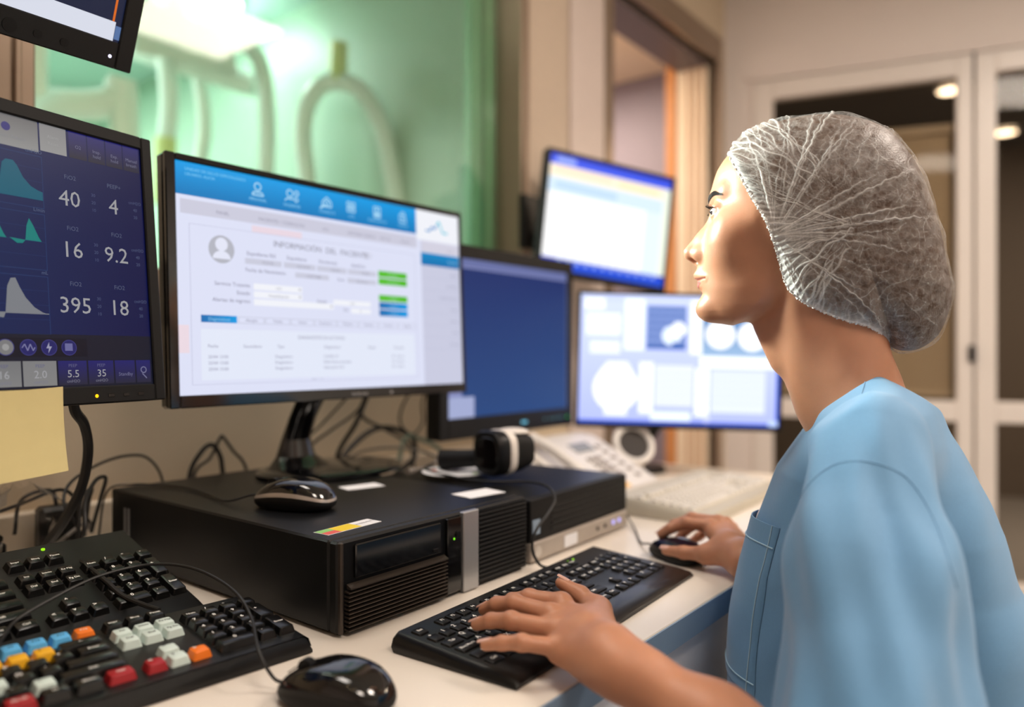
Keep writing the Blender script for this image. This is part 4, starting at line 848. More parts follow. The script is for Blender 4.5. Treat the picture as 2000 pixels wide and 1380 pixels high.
# head axis pointing to the camera's left: local direction
ax = Vector((-0.93, 0.20, 0.0)).normalized(); sx = Vector((0, 0, 1)).cross(ax).normalized(); upz = Vector((0, 0, 1))
c0 = Vector((0.0, 0.0, 0.042))
def ringat(d, w_, h_, n=24, z=0, e=2 / 3.0):
    out = []
    for a in [2 * math.pi * i / n for i in range(n)]:
        cc, ss = math.cos(a), math.sin(a)
        out.append(tuple(c0 + ax * d + sx * (w_ * math.copysign(abs(cc) ** e, cc)) + upz * (z + h_ * math.copysign(abs(ss) ** e, ss))))
    return out
hd.loft([ringat(-0.055, 0.012, 0.014), ringat(-0.048, 0.028, 0.028), ringat(-0.02, 0.036, 0.036), ringat(0.0, 0.038, 0.038)]); obj('scanner_body', hd, M_blackm, t)
bn = MB(); bn.loft([ringat(0.0, 0.0385, 0.0385), ringat(0.006, 0.0405, 0.040), ringat(0.014, 0.0405, 0.040), ringat(0.016, 0.039, 0.039)]); obj('white_band', bn, M_white, t)
nb = MB(); nb.loft([ringat(0.016, 0.039, 0.039), ringat(0.034, 0.040, 0.040), ringat(0.040, 0.037, 0.037)]); obj('nose_bumper', nb, M_black, t)
wn = MB(); wn.loft([ringat(0.0401, 0.030, 0.028), ringat(0.0412, 0.029, 0.027)]); obj('scan_window', wn, mat('smoked_glass', (14, 10, 10), 0.08), t)
hn = MB(); p0 = c0 + ax * 0.0
hn.tube([tuple(c0 + Vector((0.005, 0.02, -0.012))), tuple(c0 + Vector((-0.012, 0.075, -0.018))), tuple(c0 + Vector((-0.03, 0.125, -0.022)))], lambda q: 0.015 + 0.004 * q, 14); obj('grip_handle', hn, M_blackm, t)
tp = MB(); tp.ell(tuple(c0 + ax * -0.02 + Vector((0, 0, 0.034))), (0.028, 0.03, 0.007), 20, 8); obj('top_shell', tp, M_white, t)
t = thing('scanner_cable', 'thin black scanner cable looping down the front of the computers', 'cable', (0.95, 0.70, ZP))
o_ = Vector(t.location)
def loc_pts(L): return [tuple(Vector(p) - o_) for p in L]
obj('cable_lead', MB().tube(loc_pts([(1.012, 0.975, ZP + 0.014), (0.990, 0.975, ZP + 0.004), (0.955, 0.86, ZP + 0.004), (0.955, 0.790, ZP + 0.005), (0.985, 0.745, ZP + 0.006), (0.992, 0.705, ZP + 0.002), (0.975, 0.677, ZP - 0.012), (0.945, 0.668, 0.822), (0.912, 0.668, 0.800), (0.903, 0.668, 0.775), (0.912, 0.660, 0.750), (0.93, 0.645, 0.744)]), 0.0022, 8), M_cable, t)
t = thing('compact_disc', 'white-labelled compact disc lying on the computer beside the monitor foot', 'disc', (1.02, 0.93, ZP + 0.0005), 0)
dm = MB()
n = 48; rr = (0.0075, 0.0175, 0.059, 0.060)
dm.loft([[(r_ * math.cos(a), r_ * math.sin(a), z) for a in [2 * math.pi * i / n for i in range(n)]] for r_, z in ((0.0075, 0), (0.060, 0), (0.060, 0.0012), (0.0075, 0.0012), (0.0075, 0))], cap=False); obj('disc_body', dm, M_paper, t)
dm = MB(); dm.loft([[(r_ * math.cos(a), r_ * math.sin(a), z) for a in [2 * math.pi * i / n for i in range(n)]] for r_, z in ((0.009, 0.00122), (0.022, 0.00122), (0.022, 0.0015), (0.009, 0.0015), (0.009, 0.00122))], cap=False); obj('disc_hub', dm, M_silver, t)
obj('orange_mark', MB().cyl((-0.02, 0.035, 0.0012), (-0.02, 0.035, 0.0016), 0.007, n=16), mat('orange_print', (232, 110, 60), 0.5), t)
obj('green_mark', MB().cyl((0.0, -0.05, 0.0012), (0.0, -0.05, 0.0016), 0.005, n=16), mat('lime_print', (160, 210, 60), 0.5), t)

# ---------------------------------------------------------------- sticky note, clutter, cables
note_root = thing('sticky_note', 'blank yellow sticky note hanging from the left monitor', 'note', (0.231, 0.911, 1.006), 11.2)
nb = MB(); rows = []
for i in range(9):
    z = 0.022 - i * 0.0118; y = -0.0095 - 0.010 * (i / 8) ** 2
    rows.append([(0.040 + 0.088 * k / 6, y - 0.002 * math.sin(k / 6 * math.pi) * (i / 8), z + (0.0045 * k / 6 - 0.004)) for k in range(7)])
th = [[(x, y + 0.0003, z) for x, y, z in r_] for r_ in rows]
vs = [p for r_ in rows for p in r_] + [p for r_ in th for p in r_]; fs = []
for i in range(8):
    for k in range(6):
        a = i * 7 + k; fs.append((a, a + 1, a + 8, a + 7)); fs.append((63 + a, 63 + a + 7, 63 + a + 8, 63 + a + 1))
nb.add(vs, fs); obj('note_sheet', nb, mat('yellow_note_paper', (206, 192, 138), 0.75, vary=0.04, scale=60), note_root)
obj('adhesive_strip', MB().box(0.041, 0.1275, -0.0094, -0.0088, 0.004, 0.0205), MATS['yellow_note_paper'], note_root)

def cable(label, pts, r, m=M_cable, name='cable', ends=True):
    t = thing(name, label, 'cable', pts[0]); o_ = Vector(pts[0])
    obj('cable_lead', MB().tube([tuple(Vector(p) - o_) for p in pts], r, 8), m, t)
    if ends:
        d = (Vector(pts[-1]) - Vector(pts[-2])).normalized(); e_ = Vector(pts[-1]) - o_
        obj('plug', MB().cyl(tuple(e_), tuple(e_ + d * 0.022), r * 2.0, r * 1.8, 10), m, t)
    return t
cable('thick black monitor cable hanging down below the left monitor', [(0.405, 1.02, 1.03), (0.412, 1.03, 0.995), (0.432, 1.05, 0.972), (0.449, 1.08, 0.934), (0.449, 1.10, 0.884), (0.438, 1.13, 0.834), (0.432, 1.18, 0.790), (0.43, 1.2, 0.765)], 0.0065)
cable('black cable arching across keyboards at the lower left', [(0.385, 1.215, 0.770), (0.401, 1.150, 0.792), (0.402, 1.093, 0.806), (0.406, 1.01, 0.808), (0.404, 0.935, 0.800), (0.410, 0.895, 0.785), (0.418, 0.86, 0.779), (0.42, 0.83, 0.779)], 0.0028, ends=False)
cable('thin black cable looping high against the cream wall left of the main monitor', [(0.666, 1.30, 0.76), (0.664, 1.30, 0.842), (0.639, 1.30, 0.884), (0.604, 1.30, 0.893), (0.554, 1.285, 0.887), (0.496, 1.25, 0.869), (0.473, 1.22, 0.844), (0.483, 1.20, 0.810), (0.50, 1.2, 0.765)], 0.0024)
cable('black cable bundle loop at the rear corner of the big computer', [(0.535, 1.275, 0.78), (0.538, 1.25, 0.835), (0.533, 1.22, 0.872), (0.505, 1.19, 0.875), (0.478, 1.16, 0.850), (0.468, 1.14, 0.812), (0.462, 1.175, 0.775), (0.46, 1.20, 0.76)], 0.003)
cable('second black loop beside the rear corner of the big computer', [(0.535, 1.30, 0.77), (0.525, 1.26, 0.83), (0.515, 1.225, 0.858), (0.492, 1.205, 0.850), (0.482, 1.19, 0.815), (0.48, 1.185, 0.775), (0.49, 1.16, 0.755)], 0.0026)
cable('low black cable lying behind the upper left keyboard', [(0.10, 1.26, 0.752), (0.22, 1.255, 0.79), (0.32, 1.265, 0.815), (0.42, 1.255, 0.842), (0.49, 1.262, 0.855), (0.53, 1.285, 0.80)], 0.0028)
cable('pale grey cable behind the upper left keyboard', [(0.12, 1.235, 0.765), (0.25, 1.22, 0.782), (0.335, 1.21, 0.775), (0.39, 1.215, 0.766), (0.455, 1.225, 0.778), (0.51, 1.25, 0.80), (0.53, 1.28, 0.79)], 0.003, M_cableg)
cable('black looped cable against the wall behind the big computer', [(0.700, 1.275, 0.76), (0.714, 1.30, 0.845), (0.738, 1.30, 0.887), (0.759, 1.30, 0.896), (0.774, 1.30, 0.874), (0.779, 1.30, 0.845), (0.785, 1.29, 0.76)], 0.0045)
cable('peaked black cable against the wall beside the monitor stand', [(0.725, 1.32, 0.76), (0.735, 1.32, 0.844), (0.765, 1.32, 0.869), (0.786, 1.32, 0.905), (0.793, 1.32, 0.905), (0.813, 1.32, 0.878), (0.840, 1.32, 0.843), (0.85, 1.31, 0.76)], 0.003)
cable('black cable dropping straight down behind the main monitor', [(1.045, 1.17, 1.03), (1.039, 1.2, 0.965), (1.022, 1.21, 0.919), (1.012, 1.25, 0.86), (1.005, 1.27, 0.78), (1.0, 1.27, 0.765)], 0.005)
cable('thin black cable fanning left behind the main monitor stand', [(1.055, 1.18, 1.02), (1.065, 1.25, 0.946), (1.01, 1.27, 0.906), (0.964, 1.28, 0.875), (0.93, 1.29, 0.82), (0.92, 1.29, 0.77)], 0.003)
cable('thin black cable drooping from the main monitor, left of the others', [(1.03, 1.18, 1.03), (1.02, 1.24, 0.97), (0.985, 1.27, 0.92), (0.95, 1.28, 0.89), (0.90, 1.30, 0.84), (0.895, 1.3, 0.77)], 0.0026)
cable('black cable running right behind the main monitor', [(1.06, 1.19, 1.02), (1.098, 1.28, 0.935), (1.181, 1.29, 0.891), (1.262, 1.295, 0.845), (1.275, 1.295, 0.77)], 0.004)
cable('black hanging loop behind the main monitor right edge', [(1.235, 1.20, 1.05), (1.248, 1.30, 0.951), (1.240, 1.305, 0.90), (1.275, 1.30, 0.872), (1.310, 1.30, 0.90), (1.302, 1.29, 0.96), (1.30, 1.21, 1.06)], 0.0028, ends=False)
cable('grey-green flat cable on the desk behind the main monitor', [(1.12, 1.20, 0.76), (1.17, 1.22, 0.872), (1.23, 1.23, 0.870), (1.27, 1.2, 0.84), (1.285, 1.16, 0.78), (1.285, 1.15, 0.757)], 0.005, mat('grey_green_rubber', (116, 128, 112), 0.5))
cable('pale cable curling onto the computer beside the disc', [(1.03, 1.27, 0.78), (1.05, 1.255, 0.845), (1.08, 1.20, 0.866), (1.10, 1.12, 0.868), (1.085, 1.04, 0.860), (1.03, 1.0, 0.855), (0.97, 0.985, 0.8535)], 0.003, M_cableg)
cable('thick tangled black cable on the desk behind the computers', [(0.98, 1.27, 0.79), (1.08, 1.28, 0.87), (1.15, 1.27, 0.90), (1.22, 1.25, 0.875), (1.20, 1.22, 0.83), (1.12, 1.2, 0.80), (1.11, 1.18, 0.76)], 0.006)
# power strip and adapters behind the keyboards
t = thing('power_strip', 'black power strip lying behind the upper left keyboard', 'power strip', (0.27, 1.285, ZD), 2)
obj('strip_body', MB().box(-0.20, 0.14, -0.022, 0.022, 0, 0.034, 0.006), M_black, t)
for k in range(4): obj('socket', MB().cyl((-0.15 + k * 0.075, 0, 0.034), (-0.15 + k * 0.075, 0, 0.036), 0.017, n=18), M_blackm, t)
t = thing('power_plug', 'small black plug standing in the cable tangle at the left', 'plug', (0.395, 1.268, ZD), 10)
obj('plug_body', MB().box(-0.015, 0.015, -0.014, 0.014, 0.0, 0.05, 0.004), M_black, t); obj('plug_cap', MB().box(-0.012, 0.012, -0.011, 0.011, 0.049, 0.062, 0.004), M_gloss, t)
obj('strain_relief', MB().cyl((0, 0, 0.061), (0.006, 0.004, 0.085), 0.005, 0.003, 10), M_black, t)
t = thing('power_adapter', 'black power adapter block among the cables beside the big computer', 'adapter', (0.497, 1.308, ZD), -6)
obj('adapter_body', MB().box(-0.028, 0.028, -0.018, 0.018, 0, 0.085, 0.006), M_black, t); obj('adapter_lead', MB().tube([(0, 0, 0.084), (-0.01, 0.0, 0.11), (-0.05, -0.005, 0.10), (-0.06, -0.01, 0.05)], 0.003, 8), M_cable, t)
t = thing('plastic_bag', 'crumpled clear plastic bag among the cables at the left', 'bag', (0.415, 1.225, ZD))
M_clear = glass_mat('clear_film', (0.93, 0.92, 0.90), 0.06, 0.15)
pb = MB(); n = 18; rg = []
for j in range(9):
    q = j / 8; ring_ = []
    for i in range(n):
        a = 2 * math.pi * i / n; rr_ = (0.055 * math.sin(math.pi * (0.12 + 0.80 * q)) + 0.006) * (1 + 0.22 * math.sin(3 * a + 2 * q * 5) + 0.12 * math.sin(7 * a + q * 9))
        ring_.append((rr_ * math.cos(a), 0.38 * rr_ * math.sin(a), 0.002 + 0.135 * q + 0.006 * math.sin(5 * a)))
    rg.append(ring_)
pb.loft(rg, cap=False); obj('film', pb, M_clear, t)
# ---------------------------------------------------------------- the woman
# Body surface: signed-distance shapes blended together and meshed with sparse surface nets.
def smin(a, b, k):
    h = np.clip(0.5 + 0.5 * (b - a) / k, 0, 1); return b + (a - b) * h - k * h * (1 - h)
def smax(a, b, k): return -smin(-a, -b, k)
def rcone(P, a, b, ra, rb):
    a = np.asarray(a, np.float32); b = np.asarray(b, np.float32); ba = b - a; l2 = float(ba @ ba)
    t = np.clip(((P - a) @ ba) / l2, 0, 1)
    q = P - a - t[:, None] * ba
    return np.sqrt((q * q).sum(1)) - (ra + (rb - ra) * t)
def ellip(P, c, r):
    q = (P - np.asarray(c, np.float32)) / np.asarray(r, np.float32); k0 = np.sqrt((q * q).sum(1))
    q2 = q / np.asarray(r, np.float32); k1 = np.sqrt((q2 * q2).sum(1)) + 1e-9
    return k0 * (k0 - 1) / k1
def sphere(P, c, r): q = P - np.asarray(c, np.float32); return np.sqrt((q * q).sum(1)) - r
def surface_nets(f, lo, hi, h, B=8, reach=1.6):
    lo = np.asarray(lo, np.float32); n = np.ceil((np.asarray(hi) - lo) / (h * B)).astype(int)
    I = np.stack(np.meshgrid(*[np.arange(k) for k in n], indexing='ij'), -1).reshape(-1, 3)
    C = (lo + (I + 0.5) * h * B).astype(np.float32)
    fc = np.concatenate([f(C[i:i + 200000]) for i in range(0, len(C), 200000)])
    I = I[np.abs(fc) < h * B * 0.87 * reach]
    g = np.arange(B + 1); G = np.stack(np.meshgrid(g, g, g, indexing='ij'), -1).reshape(-1, 3)
    base = I * B
    S = 1 << 20
    vk = []; vp = []; eds = []
    for i in range(0, len(I), 1500):
        bb = base[i:i + 1500]
        gi = bb[:, None, :] + G[None]
        val = f((lo + gi.reshape(-1, 3) * h).astype(np.float32)).reshape(len(bb), B + 1, B + 1, B + 1)
        neg = val < 0
        c = [(a, b, d) for a in (0, 1) for b in (0, 1) for d in (0, 1)]
        sub = {q: val[:, q[0]:B + q[0], q[1]:B + q[1], q[2]:B + q[2]] for q in c}
        cnt = sum((sub[q] < 0).astype(np.int8) for q in c)
        act = (cnt > 0) & (cnt < 8)
        w = np.argwhere(act)
        if len(w):
            acc = np.zeros((len(w), 3)); num = np.zeros(len(w))
            cv = {q: sub[q][act] for q in c}
            for q in c:
                for ax in range(3):
                    if q[ax] == 0:
                        q2 = list(q); q2[ax] = 1; q2 = tuple(q2)
                        a, b = cv[q], cv[q2]; cr = (a < 0) != (b < 0)
                        t = np.where(cr, a / np.where(a - b == 0, 1, a - b), 0)
                        p = np.zeros((len(w), 3)) + q; p[:, ax] += t
                        acc += p * cr[:, None]; num += cr
            cell = bb[w[:, 0]] + w[:, 1:]
            vp.append(lo + (cell + acc / num[:, None]) * h); vk.append((cell[:, 0] * S + cell[:, 1]) * S + cell[:, 2])
        for ax in range(3):
            s0 = [slice(0, B)] * 3; s1 = list(s0); s1[ax] = slice(1, B + 1)
            a = neg[(slice(None),) + tuple(s0)]; b = neg[(slice(None),) + tuple(s1)]
            e = np.argwhere(a != b)
            if len(e): eds.append((ax, bb[e[:, 0]] + e[:, 1:], a[tuple(e.T)]))
    vk = np.concatenate(vk); vp = np.concatenate(vp)
    vk, u = np.unique(vk, return_index=True); vp = vp[u]
    F = []
    for ax, p, ins in eds:
        o1, o2 = [(1, 2), (2, 0), (0, 1)][ax]; ids = []
        for d1, d2 in ((1, 1), (0, 1), (0, 0), (1, 0)):
            q = p.copy(); q[:, o1] -= d1; q[:, o2] -= d2
            k = (q[:, 0] * S + q[:, 1]) * S + q[:, 2]; j = np.searchsorted(vk, k); j = np.minimum(j, len(vk) - 1)
            ids.append(np.where(vk[j] == k, j, -1))
        ids = np.stack(ids, 1); ok = (ids >= 0).all(1)
        ids = np.where(ins[:, None], ids, ids[:, ::-1])[ok]; F.append(ids)
    F = np.concatenate(F)
    # one projection step onto the surface
    for _ in range(2):
        e = h * 0.4; v = vp.astype(np.float32); d0 = f(v); gr = np.stack([f(v + np.eye(3, dtype=np.float32)[k] * e) - d0 for k in range(3)], 1) / e
        g2 = (gr * gr).sum(1) + 1e-6; st = np.clip(d0 / g2, -h * .5, h * .5); vp = vp - gr * st[:, None]
    return vp, F
def np_mesh(name, V, F, m, smooth=True):
    me = bpy.data.meshes.new(name); me.vertices.add(len(V)); me.vertices.foreach_set('co', np.asarray(V, np.float32).ravel())
    k = F.shape[1]; me.loops.add(F.size); me.loops.foreach_set('vertex_index', F.astype(np.int32).ravel())
    me.polygons.add(len(F)); me.polygons.foreach_set('loop_start', np.arange(0, F.size, k, dtype=np.int32)); me.polygons.foreach_set('loop_total', np.full(len(F), k, np.int32))
    me.update(calc_edges=True); me.validate()
    if smooth: me.shade_smooth()
    me.materials.append(m); return me

# head frame: x lateral (towards her left), s forward, t up; origin at lens height
HF = Vector((*cam_xy(-0.958, 0.287), 0)).normalized(); HL = Vector((*cam_xy(-0.287, -0.958), 0)).normalized()
HO = Vector((*cam_xy(0.3231, 0.95), CAMZ))
HB = np.array([[*HL], [*HF], [0, 0, 1]], np.float32); HOn = np.array(HO, np.float32)
def to_head(P): return (P - HOn) @ HB.T
def from_head(Q): return np.asarray(Q) @ HB + HOn
mm = lambda L: np.array(L, np.float32) / 1000
# mid-line without the nose: (t, s) from the chin up
face_line = mm([(30, 62), (38, 66), (42, 78), (47, 84), (54, 87.5), (60, 88), (66, 85.5), (72, 81.5), (77, 79.8), (82, 82.5), (87, 85), (93, 83), (98, 86.5), (103, 88), (108, 87), (114, 84), (122, 80), (135, 75), (150, 71), (165, 67.5), (180, 67), (190, 70), (198, 71.8), (208, 70), (223, 65.5), (239, 58.5), (252, 48.4), (262, 36), (270, 20), (275, 0), (277, -25)])
side_line = mm([(30, 62), (42, 75), (54, 81), (66, 82), (80, 82), (95, 82), (110, 81), (122, 79), (135, 75.5), (150, 71.5), (165, 68), (180, 66.5), (198, 67.5), (208, 67), (223, 64), (239, 58), (252, 48.4), (262, 36), (270, 20), (275, 0), (277, -25)])
def prof(t, x):
    k = np.exp(-(x / 0.017) ** 2); return np.interp(t, face_line[:, 0], face_line[:, 1]) * k + np.interp(t, side_line[:, 0], side_line[:, 1]) * (1 - k)
# half width of the face at each height, and how fast it rounds back from the mid-line
wid = mm([(20, 22), (30, 28), (42, 36), (60, 46), (80, 54), (100, 60), (120, 64.5), (140, 67.5), (160, 69), (180, 69), (200, 69.5), (220, 68), (240, 63), (255, 54), (266, 40), (274, 22), (278, 6)])
dep = mm([(20, 50), (30, 56), (42, 62), (60, 70), (80, 77), (100, 83), (120, 86), (140, 85), (160, 82), (180, 79), (200, 80), (220, 84), (240, 84), (260, 80), (278, 60)])
corr = mm([(36, 4), (40, 4), (44, 5), (50, 4), (57, 3.7), (64, 4), (73, 2.3), (78, 1.3), (90, 1.4), (96, 0), (106, -.8), (113, -1), (121, -1), (127, 0), (144, .8), (155, 3.8), (164, 5.5), (172, 6.5), (178, 7.2), (185, 8.2), (198, 8), (208, 8), (223, 7.2), (239, 5.8), (252, 0)])
corr_side = mm([(36, 4), (60, 3.2), (90, 1.5), (115, .8), (135, 1.2), (155, 3.6), (175, 6.6), (190, 8), (210, 8), (239, 5.8), (252, 0)])
def head_sdf(P):
    Q = to_head(P); x = np.abs(Q[:, 0]); s = Q[:, 1]; t = Q[:, 2]
    kx = np.exp(-(x / 0.017) ** 2)
    s = s + (np.interp(t, corr[:, 0], corr[:, 1]) * kx + np.interp(t, corr_side[:, 0], corr_side[:, 1]) * (1 - kx)) * np.clip((s - 0.005) / 0.045, 0, 1)      # mid-line trim
    A = np.stack([x, s, t], 1)
    # face mask: elliptic sections front to back of the cheek
    b = np.interp(t, wid[:, 0], wid[:, 1]); a = np.interp(t, dep[:, 0], dep[:, 1]); sf = prof(t, x)
    cs = sf - a
    q = np.sqrt(((np.maximum(s - cs, 0)) / a) ** 2.0 + (x / b) ** 2.15 + 1e-9)
    d = (q - 1) * np.minimum(a, b) * 0.85
    d = smax(d, cs - 0.030 - s, 0.035)                 # cut behind the jaw
    d = smax(d, 0.036 - t + np.maximum(0, 0.045 - s) * 0.52, 0.014)
    d = smax(d, t - 0.245, 0.02)
    # skull
    d = smin(d, ellip(A, mm((0, -28, 186)), mm((73, 98, 90))), 0.03)
    # cheek fullness and cheekbone
    d = smin(d, ellip(A, mm((36, 46, 138)), mm((20, 20, 24))), 0.030)
    d = smin(d, rcone(A, mm((44, 46, 155)), mm((60, 14, 160)), 0.009, 0.008), 0.030)
    # brow ridge
    d = smin(d, rcone(A, mm((6, 68.0, 194)), mm((38, 57, 198)), 0.0075, 0.0070), 0.014)
    # eye socket hollow
    d = smax(d, -ellip(A, mm((31, 82, 177.5)), mm((16, 15, 11.0))), 0.011)
    # eyeball with lids: lid shell over the globe, opening in front
    ec = mm((31, 64.3, 177))
    lid = sphere(A, ec, 0.0132)
    op = ellip(A, ec + mm((2.0, 11, -0.9)), mm((14.0, 11, 3.7)))
    lid = smax(lid, -op, 0.0012); d = smin(d, lid, 0.005)
    d = smax(d, -smax(op, -(sphere(A, ec, 0.0119)), 0.0005), 0.001)
    # nose: ridge, tip, wing
    d = smin(d, rcone(A, mm((0, 66.0, 180)), mm((0, 83.5, 150)), 0.0058, 0.0064), 0.010)
    d = smin(d, rcone(A, mm((0, 83.5, 150)), mm((0, 96.0, 131.5)), 0.0064, 0.0082), 0.008)
    d = smin(d, rcone(A, mm((4, 74, 152)), mm((8, 80, 130)), 0.007, 0.0085), 0.014)
    d = smin(d, ellip(A, mm((11.0, 82.0, 127.5)), mm((6.0, 9.5, 7.6))), 0.008)
    d = smin(d, rcone(A, mm((0, 95, 127)), mm((0, 85, 117.5)), 0.0056, 0.0042), 0.005)
    d = smax(d, -ellip(A, mm((6.4, 90.0, 119.0)), mm((2.8, 6.0, 3.6))), 0.002)
    # lips
    lipu = rcone(A, mm((0, 84.6, 100.8)), mm((22, 74.5, 96.2)), 0.0060, 0.0024)
    lipl = rcone(A, mm((0, 80.6, 88.6)), mm((20, 73.5, 94.0)), 0.0064, 0.0024)
    d = smin(d, lipu, 0.005); d = smin(d, lipl, 0.005)
    d = smax(d, -rcone(A, mm((0, 89.0, 94.4)), mm((24, 76.0, 95.6)), 0.0012, 0.0008), 0.0022)
    d = smax(d, -sphere(A, mm((0, 92.0, 109)), 0.004), 0.004)
    # chin
    d = smin(d, ellip(A, mm((0, 73.5, 57)), mm((18, 14.5, 13.5))), 0.014)
    # ear (under the cap)
    d = smin(d, ellip(A, mm((74, -14, 158)), mm((4, 15, 28))), 0.008)
    # neck: throat and nape columns
    nk = rcone(A, mm((0, -54, 55)), mm((0, -92, -62)), 0.052, 0.056)
    nk = smin(nk, rcone(A, mm((0, -36, 48)), mm((0, -90, -70)), 0.046, 0.046), 0.02)
    nk = smin(nk, rcone(A, mm((54, -26, 98)), mm((16, -56, -66)), 0.012, 0.011), 0.024)     # sternomastoid
    nk = smin(nk, rcone(A, mm((0, 3, 34)), mm((0, -16, -8)), 0.013, 0.012), 0.02)
    nk = smin(nk, rcone(A, mm((14, -88, 40)), mm((30, -108, -75)), 0.040, 0.036), 0.03)      # trapezius
    nk = smin(nk, rcone(A, mm((0, 50, 60)), mm((0, 10, 68)), 0.014, 0.022), 0.02)            # under the chin
    d = smin(d, nk, 0.016)
    return d

# arms and hands: metres right of / in front of the photographer, heights above the floor
def C3(x, y, z): return np.array([*cam_xy(x, y), z], np.float32)
LW = C3(0.0915, 0.7136, 0.780); LE = C3(0.278, 0.575, 0.690); LS = C3(0.369, 0.784, 0.985)
def chain(P, pts, rad, k=0.003):
    d = None
    for i in range(len(pts) - 1):
        e = rcone(P, pts[i], pts[i + 1], rad[i], rad[i + 1]); d = e if d is None else smin(d, e, k)
    return d
ZK = 0.740
LH = {  # left hand joints: knuckle, middle joint, last joint, tip
    'pinky': [C3(.0465, .7428, ZK + .036), C3(.0095, .737, ZK + .043), C3(-.0100, .744, ZK + .040), C3(-.0262, .7530, ZK + .0345)],
    'ring': [C3(.0430, .7642, ZK + .046), C3(-.0010, .7728, ZK + .052), C3(-.0215, .787, ZK + .047), C3(-.0375, .800, ZK + .038)],
    'middle': [C3(.0405, .7850, ZK + .054), C3(.0033, .808, ZK + .058), C3(-.0165, .823, ZK + .052), C3(-.0310, .838, ZK + .041)],
    'index': [C3(.0535, .8090, ZK + .058), C3(.0190, .826, ZK + .058), C3(.0000, .842, ZK + .050), C3(-.0125, .855, ZK + .038)],
    'thumb': [C3(.1000, .760, ZK + .040), C3(.0935, .8200, ZK + .046), C3(.0765, .842, ZK + .056), C3(.0560, .853, ZK + .066)]}
RAD = {'pinky': (.0092, .0078, .0070, .0058), 'ring': (.0100, .0088, .0078, .0064), 'middle': (.0104, .0090, .0080, .0066), 'index': (.0104, .0090, .0080, .0066), 'thumb': (.0150, .0115, .0098, .0070)}
RW = C3(0.338, 1.075, 0.772); RE = C3(0.500, 0.985, 0.700); RS = C3(0.500, 1.10, 0.985)
RH = {
    'index': [C3(.310, 1.178, ZK + .056), C3(.276, 1.190, ZK + .058), C3(.253, 1.200, ZK + .047), C3(.2400, 1.212, ZK + .035)],
    'middle': [C3(.328, 1.196, ZK + .058), C3(.290, 1.215, ZK + .060), C3(.265, 1.225, ZK + .048), C3(.250, 1.235, ZK + .034)],
    'ring': [C3(.344, 1.212, ZK + .052), C3(.308, 1.236, ZK + .050), C3(.286, 1.246, ZK + .032), C3(.276, 1.250, ZK + .018)],
    'pinky': [C3(.356, 1.222, ZK + .042), C3(.330, 1.248, ZK + .036), C3(.312, 1.258, ZK + .020), C3(.303, 1.262, ZK + .012)],
    'thumb': [C3(.322, 1.110, ZK + .032), C3(.292, 1.125, ZK + .026), C3(.262, 1.150, ZK + .022), C3(.2395, 1.172, ZK + .0195)]}
def hand_sdf(P, H, W, elbow):
    d = None
    dirw = (elbow - W) / np.linalg.norm(elbow - W)
    palm = None
    for i, n in enumerate(('pinky', 'ring', 'middle', 'index')):
        k = H[n][0]; off = (i - 1.5) * 0.011
        lat = (H['index'][0] - H['pinky'][0]); lat = lat / np.linalg.norm(lat)
        drop = np.array([0, 0, -0.004], np.float32)
        e = rcone(P, W + lat * off + drop, k + drop * 1.2, 0.0165, 0.0118); palm = e if palm is None else smin(palm, e, 0.016)
    # knuckle heads
    for n in ('pinky', 'ring', 'middle', 'index'): palm = smin(palm, sphere(P, H[n][0] + np.array([0, 0, 0.0006], np.float32), RAD[n][0] * 1.05), 0.006)
    th = H['thumb']; e = rcone(P, W * .65 + th[0] * .35, th[1], 0.017, 0.0125); palm = smin(palm, e, 0.018)
    e = rcone(P, th[1], H['index'][0] * .45 + W * .55, 0.009, 0.013); palm = smin(palm, e, 0.020)
    d = palm
    for n in ('pinky', 'ring', 'middle', 'index'):
        f = chain(P, H[n], RAD[n], 0.004)
        f = smin(f, sphere(P, H[n][1] + np.array([0, 0, 0.0004], np.float32), RAD[n][1] * 0.99), 0.004)
        d = smin(d, f, 0.0045)
    d = smin(d, chain(P, th[1:], RAD['thumb'][1:], 0.005), 0.008)
    # wrist and forearm, a little flattened
    m = W + (elbow - W) * 0.45; q = W + dirw * 0.035
    e = rcone(P, W + np.array([0, 0, -.002], np.float32), q, 0.0255, 0.0245); e = smin(e, rcone(P, q, m, 0.0245, 0.037), 0.02); e = smin(e, rcone(P, m, elbow, 0.037, 0.040), 0.02)
    lat = (H['index'][0] - H['pinky'][0]); lat = lat / np.linalg.norm(lat)
    e = smin(e, sphere(P, W + dirw * 0.012 - lat * 0.017 + np.array([0, 0, .008], np.float32), 0.0105), 0.010)
    return smin(d, e, 0.022)
# torso frame
BF = Vector((*cam_xy(-0.900, 0.436), 0)).normalized(); BLf = Vector((*cam_xy(-0.436, -0.900), 0)).normalized()
BO = Vector((*cam_xy(0.452, 0.955), 0)); BB = np.array([[*BLf], [*BF], [0, 0, 1]], np.float32); BOn = np.array(BO, np.float32)
def to_body(P): return (P - BOn) @ BB.T
def B3(x, s, z): return (np.array([x, s, z], np.float32) @ BB + BOn)
